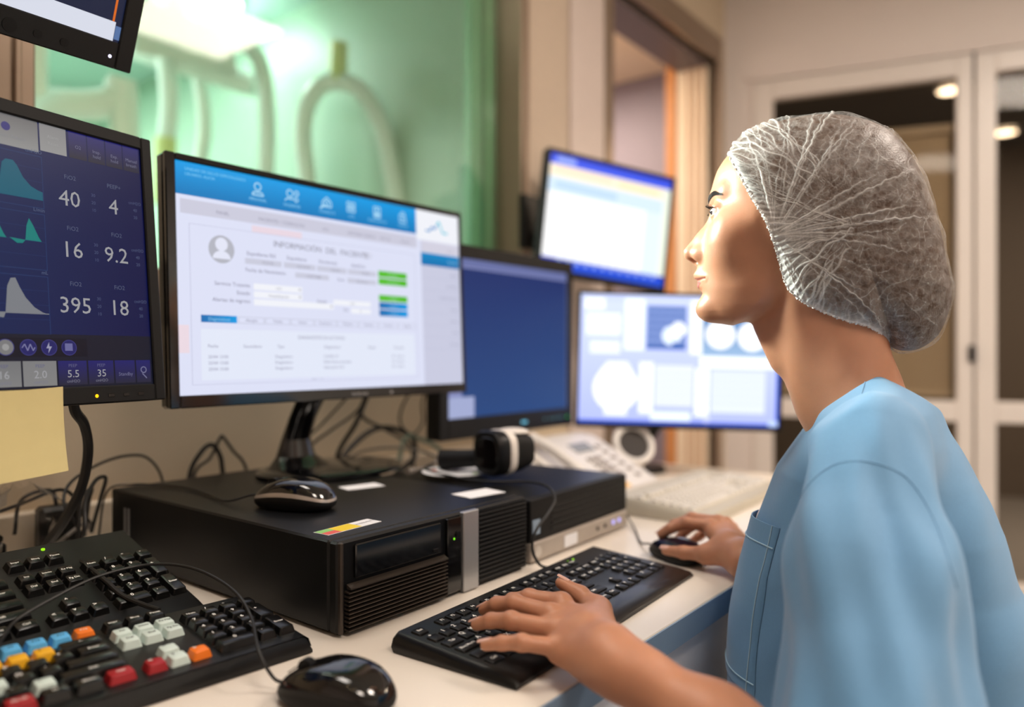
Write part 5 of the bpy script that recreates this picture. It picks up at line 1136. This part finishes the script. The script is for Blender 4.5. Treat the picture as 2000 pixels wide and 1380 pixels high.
# height, forward centre, half depth, half width
TOR = np.array([(0.46, -.03, .178, .175), (0.58, -.02, .176, .168), (.66, -.018, .174, .162), (.74, -.012, .162, .158), (.80, -.005, .140, .160), (.86, -.008, .120, .162), (.92, -.006, .097, .160), (.965, -.008, .072, .150), (1.0, -.010, .054, .125), (1.03, -.012, .040, .085), (1.06, -.018, .03, .05)], np.float32)
def torso_sdf(P, grow=0.0, Q=None):
    Q = to_body(P) if Q is None else Q
    z = Q[:, 2]; zc = np.clip(z, TOR[0, 0], TOR[-1, 0])
    c = np.interp(zc, TOR[:, 0], TOR[:, 1]); a = np.interp(zc, TOR[:, 0], TOR[:, 2]) + grow; b = np.interp(zc, TOR[:, 0], TOR[:, 3]) + grow
    q = (np.abs((Q[:, 1] - c) / a) ** 2.3 + np.abs(Q[:, 0] / b) ** 2.3 + 1e-9) ** (1 / 2.3)
    d = (q - 1) * np.minimum(a, b) * 0.9
    return smax(smax(d, z - 1.065 - grow, 0.03), TOR[0, 0] - z, 0.03)
def body_sdf(P):
    d = np.full(len(P), 1.0, np.float32)
    Q = to_head(P); m = (Q[:, 2] > -0.16) & (np.abs(Q[:, 0]) < 0.16) & (Q[:, 1] > -0.25) & (Q[:, 1] < 0.19)
    if m.any(): d[m] = head_sdf(P[m])
    t = torso_sdf(P, -0.022); d = smin(d, t, 0.03)
    for S, E, W, H in ((LS, LE, LW, LH), (RS, RE, RW, RH)):
        d = smin(d, rcone(P, S + np.array([0, 0, -0.03], np.float32), E, 0.042, 0.038), 0.03)
        lo = np.minimum.reduce([*[np.min(v, 0) for v in H.values()], W, E]) - 0.09; hi = np.maximum.reduce([*[np.max(v, 0) for v in H.values()], W, E]) + 0.09
        m = ((P > lo) & (P < hi)).all(1)
        if m.any(): d[m] = smin(d[m], hand_sdf(P[m], H, W, E), 0.012)
    return d
def skin_mat():
    m = mat('skin', (190, 134, 104), 0.44, vary=0.10, scale=55, bump=0.12, bscale=700, sss=0.18, spec=0.45); return m
M_skin = skin_mat()
person = thing('person', 'seated woman in light blue scrubs and white hair cap typing at the desk', 'person', (BO.x, BO.y, 0.0))
pinv = np.array(person.location, np.float32)
V, Fq = surface_nets(body_sdf, (0.25, -0.30, 0.40), (1.62, 0.98, 1.38), 0.0022)
print('body', len(V), len(Fq))
body = link('body', np_mesh('body', V - pinv, Fq, M_skin), person)
def child(name, mb, m, parent, smooth=35):
    o = obj(name, mb, m, parent, smooth); o.data.transform(Matrix.Translation(-Vector(person.location))); return o
# eyes
M_sclera = mat('eye_white', (206, 196, 190), 0.2, vary=0.02, coat=0.2); M_iris = mat('dark_iris', (52, 34, 24), 0.15, coat=0.8); M_pupil = mat('pupil', (6, 5, 5), 0.1)
for sx in (1, -1):
    ec = np.array([0.031 * sx, 0.0573, 0.177]); look = np.array([0.22, 1.0, -0.03]); look = look / np.linalg.norm(look)
    e = MB(); e.ell(tuple(from_head(ec)), (0.0119, 0.0119, 0.0119), 28, 18); eye = child('eye', e, M_sclera, person)
    e = MB(); e.ell(tuple(from_head(ec + look * 0.0054)), (0.0073, 0.0073, 0.0073), 28, 18); child('iris', e, M_iris, eye)
    e = MB(); e.ell(tuple(from_head(ec + look * 0.0096)), (0.0036, 0.0036, 0.0036), 20, 12); child('pupil', e, M_pupil, eye)
M_brow = mat('brow_hair', (34, 24, 20), 0.6)
M_hair = mat('dark_brown_hair', (76, 54, 40), 0.42, vary=0.45, scale=120, bump=0.6, bscale=500)
# find the skin surface along the lateral axis: used to lay brows, lashes, cap edge on the face
def skin_x(s, t, start=0.10):
    s = np.atleast_1d(np.asarray(s, float)); t = np.atleast_1d(np.asarray(t, float)); x = np.full(len(s), start)
    for _ in range(40):
        P = from_head(np.stack([x, s, t], 1)).astype(np.float32); x = x - np.clip(head_sdf(P), -0.004, 0.02) * 0.8
    return x
def skin_s(x, t, start=0.10):
    s_ = np.full(len(x), start)
    for _ in range(40): s_ = s_ - np.clip(head_sdf(from_head(np.stack([x, s_, t], 1)).astype(np.float32)), -0.004, 0.02) * 0.8
    return s_
N_ = 64; bq = np.repeat(np.linspace(0, 1, N_), 7); jj = np.tile(np.arange(7), N_); jit = rng.uniform(-1, 1, (len(bq), 2))
bx = (8.0 + 36 * bq + jit[:, 0] * .7) / 1000
bt = (194.5 + 7.0 * np.sin(np.minimum(1, bq * 1.15) * math.pi * .60) - 5.5 * bq ** 2 + (jj - 3) * (1.25 - .95 * bq) + jit[:, 1] * .4) / 1000
bx2 = bx + 0.0045; bt2 = bt + (0.0028 - 0.0040 * bq)
A0 = np.stack([bx, skin_s(bx, bt) + 0.0001, bt], 1); A1 = np.stack([bx2, skin_s(bx2, bt2) + 0.0009, bt2], 1)
for sx in (1, -1):
    br = MB(); fl = np.array([sx, 1, 1])
    for A_, B_, q_ in zip(from_head(A0 * fl), from_head(A1 * fl), bq): br.cyl(tuple(A_), tuple(B_), 0.0006 * (1.1 - .75 * q_), 0.00025 * (1.1 - .75 * q_), 5, True)
    child('eyebrow', br, M_brow, person, 60)
    ls = MB()
    for i in range(26):
        q = i / 25; ang = -1.0 + 1.9 * q
        base = np.array([0.031, 0.0573, 0.177]) + 0.0133 * np.array([math.sin(ang) * .92, math.cos(ang) * .95, 0.24])
        dr = np.array([math.sin(ang) * .6, math.cos(ang), 0.38]); dr /= np.linalg.norm(dr)
        tip = base + dr * 0.0060 + np.array([0, 0, 0.0015]); base[0] *= sx; tip[0] *= sx
        ls.cyl(tuple(from_head(base)), tuple(from_head(tip)), 0.00032, 0.00010, 5, True)
    child('eyelashes', ls, M_brow, person, 60)['kind'] = 'stuff'
# lips tint: thin shells following the lips
M_lip = mat('lip_skin', (178, 104, 96), 0.35, vary=0.05, sss=0.1)
def lip_sdf(P):
    Q = to_head(P); A = np.stack([np.abs(Q[:, 0]), Q[:, 1], Q[:, 2]], 1)
    d = np.minimum(rcone(A, mm((0, 84.5, 100.3)), mm((21, 74.5, 96.2)), 0.0058, 0.0020), rcone(A, mm((0, 82.0, 89.0)), mm((19, 74.2, 94.0)), 0.0058, 0.0020))
    hd = head_sdf(P)
    return np.maximum(np.maximum(d - 0.0006, hd - 0.00035), -hd - 0.0025)
c = from_head(np.array([0, 0.078, 0.095])); V, Fq = surface_nets(lip_sdf, c - 0.045, c + 0.045, 0.0009)
link('lips', np_mesh('lips', V - pinv, Fq, M_lip), person)
# finger nails
M_nail = mat('fingernail', (226, 178, 160), 0.22, vary=0.03, coat=0.4)
for H in (LH, RH):
    for n in H:
        a, b_ = H[n][2], H[n][3]; d = Vector(b_ - a).normalized(); up = Vector((0, 0, 1)); up = (up - d * up.dot(d)).normalized()
        if n == 'thumb':
            sidev = Vector((*cam_xy(-0.2, -0.9), 0)) if H is LH else Vector((*cam_xy(-0.3, -0.6), 0)); up = (up * 0.75 + sidev * (0.5 if H is RH else -0.25)); up = (up - d * up.dot(d)).normalized()
        sd = d.cross(up); r_ = RAD[n][3]; nl = MB(); rows = []
        for i in range(7):
            q = i / 6; along = -0.0075 + 0.0150 * q; rows.append([])
            hw = r_ * 0.78 * (1 - 0.25 * abs(q - .5) ** 2 * 4 * (0.6 if q > .5 else 1))
            for k in range(7):
                w_ = (k / 6 - .5) * 2; rr = r_ * (1.03 - 0.10 * max(0, q - .5))
                ang = w_ * hw / r_ ; p = Vector(b_) + d * along + sd * (math.sin(ang) * rr) + up * (math.cos(ang) * rr * (1.06 - 0.04 * max(0, -along * 100)) + 0.0002 + r_ * 0.10 * (1 - q))
                rows[-1].append(tuple(p))
        th = [[tuple(Vector(p) - up * 0.0007) for p in r__] for r__ in rows]; vs = [p for r__ in rows for p in r__] + [p for r__ in th for p in r__]; fs = []
        for i in range(6):
            for k in range(6): q_ = i * 7 + k; fs += [(q_, q_ + 1, q_ + 8, q_ + 7), (49 + q_, 49 + q_ + 7, 49 + q_ + 8, 49 + q_ + 1)]
        rim = [k for k in range(7)] + [7 * i + 6 for i in range(1, 7)] + [42 + k for k in range(5, -1, -1)] + [7 * i for i in range(5, 0, -1)]
        for i in range(len(rim)): p_, q_ = rim[i], rim[(i + 1) % len(rim)]; fs.append((p_, q_, q_ + 49, p_ + 49))
        nl.add(vs, fs); child('fingernail', nl, M_nail, person, 60)
# ---------------------------------------------------------------- scrubs
def noise3(Q, f, seed):
    r_ = np.random.default_rng(seed); o = np.zeros(len(Q), np.float32)
    for _ in range(5):
        k = r_.normal(size=3).astype(np.float32); k /= np.linalg.norm(k); o += np.sin((Q @ k) * f * r_.uniform(.7, 1.4) + r_.uniform(0, 6.28))
    return o / 5
SLL = (LS + (LE - LS) * 0.86, LS + (LE - LS) * 0.5); SLR = (RS + (RE - RS) * 0.86,)
def scrub_sdf(P):
    Q = to_body(P); d = torso_sdf(P, 0.014, Q)
    h = to_head(P)
    # shoulder slope from neck to sleeve head
    for S, E in ((LS, LE), (RS, RE)):
        sg = 1.0 if S is LS else -1.0
        d = smin(d, rcone(P, B3(0.04 * sg, -0.022, 0.998), S + np.array([0, 0, -0.026], np.float32), 0.046, 0.054), 0.035)
        end = S + (E - S) * 0.88; mid = S + (E - S) * 0.45
        sl = smin(rcone(P, S + np.array([0, 0, -0.018], np.float32), mid, 0.058, 0.071), rcone(P, mid, end, 0.071, 0.082), 0.03)
        ax = (E - S) / np.linalg.norm(E - S)
        al = (P - S) @ ax
        sl = smax(sl, al - np.linalg.norm(E - S) * 0.86, 0.004)
        # folds running down the sleeve
        lat = (P - S) - al[:, None] * ax; an = np.arctan2(lat @ np.array([*BF], np.float32), lat @ np.array([*BLf], np.float32))
        w_ = np.clip(al / 0.12, 0, 1)
        sl = sl + w_ * (0.0060 * np.sin(3 * an + 13 * al + 1.0) + 0.0042 * np.sin(5 * an - 20 * al) + 0.002 * np.sin(9 * an + 30 * al))
        d = smin(d, sl, 0.010)
    # loose folds over the back and chest
    d = d + 0.0060 * noise3(Q * np.array([1.0, 1.0, 0.40], np.float32), 46, 3) + 0.0022 * noise3(Q, 85, 5)
    # neck opening
    s_, t_ = h[:, 1], h[:, 2]
    cut = np.where(s_ > -0.113, t_ + 0.022 + 0.79 * (s_ + 0.113), t_ + 0.022 - 0.55 * (s_ + 0.113))
    neck = rcone(np.stack([np.abs(h[:, 0]), h[:, 1], h[:, 2]], 1), mm((0, -75, 60)), mm((0, -85, -80)), 0.074, 0.070)
    d = smax(d, np.minimum(cut, 0.05) * 0.78, 0.005)
    return d
M_scrub = mat('light_blue_cotton', (104, 154, 196), 0.75, vary=0.05, scale=300, bump=0.25, bscale=1500, sheen=0.25)
V, Fq = surface_nets(scrub_sdf, (0.40, -0.30, 0.44), (1.60, 0.60, 1.12), 0.0036, reach=1.9)
top = link('scrub_top', np_mesh('scrub_top', V - pinv, Fq, M_scrub), person)
print('scrub', len(V))
def march(f, O, D, n=60):
    O = np.asarray(O, np.float32).copy(); D = np.asarray(D, np.float32)
    for _ in range(n): O += D * np.clip(f(O), -0.01, 0.03)[:, None] * 0.7
    return O
def seam(name, pts, D, r, off=0.0):
    P = [np.array(p) for p in spline([tuple(p) for p in pts], 6)]; Q = march(scrub_sdf, P, np.tile(np.array(D, np.float32), (len(P), 1)))
    m = MB(); m.tube([tuple(q - np.array(D) * off) for q in Q], r, 6, 1); return child(name, m, M_scrub, top)
fwd = -np.array([*BF]); inn = -np.array([*BLf])
# shoulder seam, armhole seam, collar binding
seam('shoulder_seam', [B3(0.075, -0.002, 1.12), B3(0.10, 0.001, 1.12), B3(0.13, 0.004, 1.12), B3(0.16, 0.006, 1.12)], (0, 0, -1), 0.0008, 0.0)
seam('sleeve_seam', [B3(0.32, 0.070, 0.90), B3(0.32, 0.045, 0.945), B3(0.32, 0.01, 0.965), B3(0.32, -0.03, 0.955), B3(0.32, -0.055, 0.92), B3(0.32, -0.07, 0.87)], inn, 0.0008, 0.0)
# chest pocket laid on the front
gx = np.linspace(0.030, 0.128, 13); gz = np.linspace(0.660, 0.862, 17)
G_ = np.array([B3(x, 0.30, z) for z in gz for x in gx]); Hh = march(scrub_sdf, G_, np.tile(fwd.astype(np.float32), (len(G_), 1)))
off = []
for j, z in enumerate(gz):
    for i, x in enumerate(gx): off.append(0.0022 + (0.010 * math.sin(math.pi * i / 12) * max(0, (j - 11) / 5) ** 1.5))
Hh = Hh - fwd * np.array(off)[:, None]
pk = MB(); n_ = len(Hh); vs = [tuple(p) for p in Hh] + [tuple(p + fwd * 0.0014) for p in Hh]; fs = []
for j in range(16):
    for i in range(12):
        a = j * 13 + i; fs += [(a, a + 1, a + 14, a + 13), (n_ + a, n_ + a + 13, n_ + a + 14, n_ + a + 1)]
rim = list(range(13)) + [13 * j + 12 for j in range(1, 17)] + [16 * 13 + i for i in range(11, -1, -1)] + [13 * j for j in range(15, 0, -1)]
for i in range(len(rim)): a, b_ = rim[i], rim[(i + 1) % len(rim)]; fs.append((a, b_, b_ + n_, a + n_))
pk.add(vs, fs); child('chest_pocket', pk, M_scrub, top, 60)
M_stitch = mat('pale_stitching', (170, 205, 226), 0.7)
for row in (14, 1):
    m = MB(); m.tube([tuple(Hh[row * 13 + i] - fwd * 0.0004) for i in range(13)], 0.0009, 6, 2); child('pocket_stitching', m, M_stitch, top)
m = MB(); m.tube([tuple(Hh[j * 13 + 11] - fwd * 0.0004) for j in range(17)], 0.0009, 6, 2); child('pocket_stitching', m, M_stitch, top)
# trousers and shoes (mostly hidden by the desk)
def trouser_sdf(P):
    d = np.full(len(P), 1.0, np.float32)
    for sx in (-1, 1):
        hip = B3(sx * 0.088, -0.05, 0.474); knee = B3(sx * 0.10, 0.36, 0.462); ank = B3(sx * 0.10, 0.30, 0.10)
        d = smin(d, rcone(P, hip, knee, 0.082, 0.064), 0.03); d = smin(d, rcone(P, knee, ank, 0.064, 0.052), 0.02)
    d = smin(d, rcone(P, B3(-0.08, -0.07, 0.515), B3(0.08, -0.07, 0.515), 0.115, 0.115), 0.03)
    return smax(d, 0.075 - P[:, 2], 0.005) + 0.002 * noise3(P, 40, 9)
V, Fq = surface_nets(trouser_sdf, (0.6, -0.25, 0.05), (1.5, 0.90, 0.68), 0.008)
link('scrub_trousers', np_mesh('scrub_trousers', V - pinv, Fq, M_scrub), person)
M_shoe = mat('white_clog', (226, 226, 226), 0.4)
for sx in (-1, 1):
    a, b_ = B3(sx * 0.10, 0.25, 0.04), B3(sx * 0.11, 0.43, 0.032)
    V, Fq = surface_nets(lambda P: smax(smin(rcone(P, a, b_, 0.045, 0.036), rcone(P, a, a + np.array([0, 0, .06], np.float32), 0.042, 0.04), .02), 0.001 - P[:, 2], 0.004), np.minimum(a, b_) - 0.07, np.maximum(a, b_) + 0.12, 0.006)
    link('shoe', np_mesh('shoe', V - pinv, Fq, M_shoe), person)
# stool that carries her
t = thing('stool', 'round black swivel stool under the seated woman', 'stool', tuple(B3(0, -0.06, 0.0)))
st = MB(); st.loft([[(r_ * math.cos(a), r_ * math.sin(a), z) for a in [2 * math.pi * i / 32 for i in range(32)]] for r_, z in ((0.17, 0.33), (0.19, 0.34), (0.19, 0.375), (0.17, 0.388))]); obj('seat', st, M_black, t)
obj('gas_column', MB().cyl((0, 0, 0.08), (0, 0, 0.33), 0.025), M_silver, t)
for k in range(5):
    a = 2 * math.pi * k / 5 + 0.3; obj('star_leg', MB().cyl((0, 0, 0.09), (0.26 * math.cos(a), 0.26 * math.sin(a), 0.065), 0.022, 0.014, 10), M_black, t)
    obj('castor', MB().cyl((0.26 * math.cos(a) - 0.01, 0.26 * math.sin(a), 0.028), (0.26 * math.cos(a) + 0.01, 0.26 * math.sin(a), 0.028), 0.028, n=18), M_blackm, t)

# ---------------------------------------------------------------- hair and bouffant cap
rim_c = mm([(48.4, 255.7), (42.1, 266.4), (27.8, 278.9), (6.1, 288.1), (-24.3, 295.1), (-60.1, 297.0), (-92.3, 292.1), (-123.8, 279.9), (-146.3, 260.7), (-168.5, 226.9), (-182.3, 192.4), (-193.2, 152.1), (-200.2, 115.4), (-205.6, 78.8), (-205.6, 54.6), (-198.6, 30.4), (-187.7, 13.4), (-168.5, 1.8), (-146.3, 3.1)])
rim_e = mm([(-126.6, 19.9), (-106.7, 31.3), (-83.6, 37.8), (-60.1, 47.6), (-36.4, 60.7), (-20.3, 77.1), (-14.2, 93.4), (-10.2, 109.6), (-2.0, 134.7), (6.1, 155.4), (18.4, 178.7), (32.1, 208.8), (42.1, 232.3)])
loop = np.array([(v.x, v.y) for v in spline([(*p, 0) for p in np.concatenate([rim_c, rim_e, rim_c[:1]])], 12)])[:-1]
cen = mm((-85, 150)); th = np.unwrap(np.arctan2(loop[:, 1] - cen[1], loop[:, 0] - cen[0]))
NA, NR = 900, 200
arc = np.concatenate([[0], np.cumsum(np.linalg.norm(np.diff(np.vstack([loop, loop[:1]]), axis=0), axis=1))]); tt = np.linspace(0, arc[-1], NA, endpoint=False)
LP = np.vstack([loop, loop[:1]]); lx = np.interp(tt, arc, LP[:, 0]); ly = np.interp(tt, arc, LP[:, 1])
ie = len(rim_c) * 12; arc_e = arc[ie - 6]                         # arc length where the open edge starts
is_e = np.clip((tt - (arc_e - 0.025)) / 0.055, 0, 1); is_e = is_e * is_e * (3 - 2 * is_e)
ex = np.clip(skin_x(lx, ly, 0.11), 0, 0.1)
ex = np.convolve(np.concatenate([ex[-4:], ex, ex[:4]]), np.ones(9) / 9, 'valid')
fr_ = np.clip((arc[-1] - tt) / 0.03, 0, 1)
E_ = is_e * (ex + 0.0025) * np.where(tt > arc_e, 1, is_e)
rho = np.linspace(0, 1, NR) ** 0.75
SS = cen[0] + rho[:, None] * (lx - cen[0])[None]; TT = cen[1] + rho[:, None] * (ly - cen[1])[None]
WC = 0.087
def dome(k): return (1 - rho ** k) ** 0.5
W0 = E_[None] + (WC - E_[None]) * ((1 - rho[:, None] ** 2.6) ** 0.52)
def skin_grid(S_, T_):                      # skin width under a grid of points, sampled coarsely and interpolated
    a, b = np.linspace(0, NR - 1, 46).astype(int), np.linspace(0, NA - 1, 181).astype(int)
    g = np.clip(skin_x(S_[np.ix_(a, b)].ravel(), T_[np.ix_(a, b)].ravel(), 0.11).reshape(len(a), len(b)), 0, .1)
    g = np.stack([np.interp(np.arange(NA), b, r_) for r_ in g]); return np.stack([np.interp(np.arange(NR), a, g[:, j]) for j in range(NA)], 1)
SK = skin_grid(SS, TT)
inner = (rho[:, None] < 0.985)
# pleats fanning out of the gather by the ear, plus crumpling and the ruffled elastic
gpt = mm((-3, 136)); dx, dy = SS - gpt[0], TT - gpt[1]; rr = np.hypot(dx, dy); ph = np.unwrap(np.arctan2(dy, dx) % (2 * math.pi), axis=1)
ph = np.arctan2(dy, dx) % (2 * math.pi)
pr = np.random.default_rng(11); fold = np.zeros_like(SS)
for k in range(52):
    p0 = R(pr.uniform(78, 292)); wob = pr.uniform(-.16, .16); f1 = pr.uniform(15, 45); w_ = pr.uniform(.0005, .0013); am = pr.uniform(.3, 1.0); r0, r1 = pr.uniform(-.01, .05), pr.uniform(.07, .21)
    pa = p0 + wob * rr / 0.15 + 0.016 * np.sin(rr * f1 + k) + 0.006 * np.sin(rr * 260 + 2 * k) + 0.004 * np.sin(rr * 610 + k)
    g_ = np.exp(-np.abs(((ph - pa) * np.maximum(rr, .012)) / w_) ** 1.5) * np.clip((rr - r0) / .012, 0, 1) * np.clip((r1 - rr) / .05, 0, 1)
    fold = np.maximum(fold, am * g_)
# cross wrinkles and short folds from the forehead elastic backwards
edge_d = (1 - rho)[:, None] * np.hypot(lx - cen[0], ly - cen[1])[None]
for k in range(70):
    a0 = pr.uniform(arc_e + .09, arc[-1] + .07) % arc[-1]; w_ = pr.uniform(.0005, .0013); ln = pr.uniform(.03, .13); am = pr.uniform(.3, .85); dr = pr.uniform(-.35, .35)
    da = (tt[None] + dr * edge_d * 0 - a0 + arc[-1] / 2) % arc[-1] - arc[-1] / 2
    g_ = np.exp(-((da * rho[:, None] + dr * edge_d * .5 + 0.002 * np.sin(edge_d * 160 + k)) / w_) ** 2) * np.clip((ln - edge_d) / .03, 0, 1)
    fold = np.maximum(fold, am * g_)
for k in range(130):
    c0 = (pr.uniform(-.18, .02), pr.uniform(.03, .28)); an = pr.uniform(0, math.pi); ln = pr.uniform(.006, .026); w_ = pr.uniform(.0004, .0009); am = pr.uniform(.15, .5)
    u_ = (SS - c0[0]) * math.cos(an) + (TT - c0[1]) * math.sin(an); v_ = -(SS - c0[0]) * math.sin(an) + (TT - c0[1]) * math.cos(an) + 0.003 * np.sin(u_ * 150 + k)
    fold = np.maximum(fold, am * np.exp(-(v_ / w_) ** 2) * np.clip(1 - np.abs(u_) / ln, 0, 1) ** .5)
Qn = np.stack([SS.ravel(), TT.ravel(), np.zeros(SS.size)], 1).astype(np.float32)
crump = (noise3(Qn, 110, 21) + .6 * noise3(Qn, 230, 22)).reshape(SS.shape)
ruff = np.sin(tt / 0.0042 * 2 * math.pi / 1.9)[None] * np.exp(-edge_d / 0.010) * is_e[None]
taper = np.clip((1 - rho[:, None]) / .06, 0, 1)
nx = 0.0015 * fold + 0.0016 * crump
Wd = W0 + (nx * 1.0) * np.maximum(taper, 0.15) + 0.0011 * ruff
Wd = np.maximum(Wd, np.where(inner, SK + 0.0030, 0)); Wd = np.where((rho[:, None] >= 0.999) & (is_e[None] < .02), 0, Wd)
# silhouette wobble: push the outline too
sc = 1 + (0.0016 * fold + 0.0022 * crump)[..., None] / 0.12 * (rho[:, None, None] ** 2) * (1 - is_e[None, :, None] * .8)
ST = cen + (np.stack([SS, TT], -1) - cen) * sc
def dome_mesh(name, Wv, STv, m, attr=None, parent=person, step=1):
    if step > 1: ii = np.unique(np.append(np.arange(0, Wv.shape[0], step), Wv.shape[0] - 1)); Wv = Wv[ii][:, ::step]; STv = STv[ii][:, ::step]
    NR, NA = Wv.shape; n = NR * NA; Vh = np.stack([Wv.ravel(), STv[..., 0].ravel(), STv[..., 1].ravel()], 1)
    V = np.concatenate([from_head(Vh), from_head(Vh * np.array([-1, 1, 1]))]) - pinv
    i, j = np.meshgrid(np.arange(NR - 1), np.arange(NA), indexing='ij'); j2 = (j + 1) % NA
    q = np.stack([i * NA + j, i * NA + j2, (i + 1) * NA + j2, (i + 1) * NA + j], -1).reshape(-1, 4)
    q = q[q[:, 0] >= NA] if False else q
    F = np.concatenate([q[:, ::-1], q + n]); me = np_mesh(name, V, F, m)
    if attr is not None:
        ca = me.attributes.new('fold', 'FLOAT', 'POINT'); ca.data.foreach_set('value', np.concatenate([attr.ravel()] * 2).astype(np.float32))
    bm = bmesh.new(); bm.from_mesh(me); bmesh.ops.remove_doubles(bm, verts=bm.verts, dist=0.00002); bm.to_mesh(me); bm.free(); me.shade_smooth()
    return link(name, me, parent)
def cap_mat():
    m = bpy.data.materials.new('sheer_nonwoven'); m.use_nodes = True; nt = m.node_tree; nt.nodes.clear(); N = nt.nodes; L = nt.links
    tr = N.new('ShaderNodeBsdfTransparent'); di = N.new('ShaderNodeBsdfDiffuse'); tl = N.new('ShaderNodeBsdfTranslucent'); gl = N.new('ShaderNodeBsdfGlossy')
    di.inputs[0].default_value = (.86, .85, .84, 1); tl.inputs[0].default_value = (.8, .8, .8, 1); gl.inputs[0].default_value = (.9, .9, .9, 1); gl.inputs['Roughness'].default_value = .35
    m1 = N.new('ShaderNodeMixShader'); m1.inputs[0].default_value = .25; L.new(di.outputs[0], m1.inputs[1]); L.new(tl.outputs[0], m1.inputs[2])
    m2 = N.new('ShaderNodeMixShader'); m2.inputs[0].default_value = .06; L.new(m1.outputs[0], m2.inputs[1]); L.new(gl.outputs[0], m2.inputs[2])
    at = N.new('ShaderNodeAttribute'); at.attribute_name = 'fold'; tc = N.new('ShaderNodeTexCoord'); nz = N.new('ShaderNodeTexNoise'); nz.inputs['Scale'].default_value = 90; nz.inputs['Detail'].default_value = 5; nz.inputs['Roughness'].default_value = .65
    L.new(tc.outputs['Object'], nz.inputs['Vector'])
    a1 = N.new('ShaderNodeMath'); a1.operation = 'MULTIPLY_ADD'; a1.inputs[1].default_value = .75; a1.inputs[2].default_value = -.26; L.new(nz.outputs['Fac'], a1.inputs[0])
    a2 = N.new('ShaderNodeMath'); a2.operation = 'MULTIPLY_ADD'; a2.inputs[1].default_value = .62; a2.use_clamp = True; L.new(at.outputs['Fac'], a2.inputs[0]); L.new(a1.outputs[0], a2.inputs[2])
    wn = N.new('ShaderNodeTexNoise'); wn.inputs['Scale'].default_value = 60; L.new(tc.outputs['Object'], wn.inputs['Vector'])
    vm = N.new('ShaderNodeVectorMath'); vm.operation = 'MULTIPLY_ADD'; vm.inputs[1].default_value = (.012, .012, .012); L.new(wn.outputs['Color'], vm.inputs[0]); L.new(tc.outputs['Object'], vm.inputs[2])
    vo = N.new('ShaderNodeTexVoronoi'); vo.feature = 'DISTANCE_TO_EDGE'; vo.inputs['Scale'].default_value = 115; L.new(vm.outputs[0], vo.inputs['Vector'])
    mr = N.new('ShaderNodeMapRange'); mr.inputs['From Min'].default_value = 0.0; mr.inputs['From Max'].default_value = .09; mr.inputs['To Min'].default_value = .13; mr.inputs['To Max'].default_value = 0; L.new(vo.outputs['Distance'], mr.inputs['Value'])
    a3 = N.new('ShaderNodeMath'); a3.operation = 'ADD'; a3.use_clamp = True; L.new(a2.outputs[0], a3.inputs[0]); L.new(mr.outputs['Result'], a3.inputs[1]); a2 = a3
    mx = N.new('ShaderNodeMixShader'); L.new(a2.outputs[0], mx.inputs[0]); L.new(tr.outputs[0], mx.inputs[1]); L.new(m2.outputs[0], mx.inputs[2])
    o = N.new('ShaderNodeOutputMaterial'); L.new(mx.outputs[0], o.inputs[0]); return m
fo = np.clip(fold + 0.9 * np.exp(-edge_d / 0.004) * is_e[None] + 0.35 * np.exp(-edge_d / 0.014) * is_e[None] + .55 * np.exp(-(rr / .035) ** 2), 0, 1.2)
cap = dome_mesh('bouffant_cap', Wd, ST, cap_mat(), fo)
# hair pinned up under the cap
hs = noise3(np.stack([rr.ravel() * .15, ph.ravel() * .07, TT.ravel() * .2], 1).astype(np.float32), 900, 31).reshape(SS.shape)
STh = cen + (np.stack([SS, TT], -1) - cen) * (0.984 - 0.002 * is_e[None, :, None])
SKh = skin_grid(STh[..., 0], STh[..., 1])
Wh = np.maximum(W0 * 0.97 - 0.0030 + 0.0012 * hs, SKh + 0.0008 + 0.0015 * (1 - rho[:, None])); Wh = np.where((rho[:, None] >= 0.999) & (is_e[None] < .02), 0, Wh)
dome_mesh('hair', Wh, STh, M_hair, None, person, 3)
# ruffled elastic edge
bd = MB(); ids = [i for i in range(NA) if tt[i] > arc_e - 0.006]
for sg in (1, -1):
    pts = [from_head(np.array([sg * (Wd[-1, i] + 0.0012 + 0.0012 * math.sin(i * 2.4)), ST[-1, i, 0] + 0.0008 * math.sin(i * 1.7), ST[-1, i, 1] + 0.0008 * math.cos(i * 2.1)])) for i in ids]
    m_ = MB(); m_.tube([tuple(p) for p in pts], lambda q: 0.0013 + 0.0005 * math.sin(q * 420), 6, 1); child('elastic_edge', m_, mat('white_elastic', (226, 224, 222), 0.7), cap)
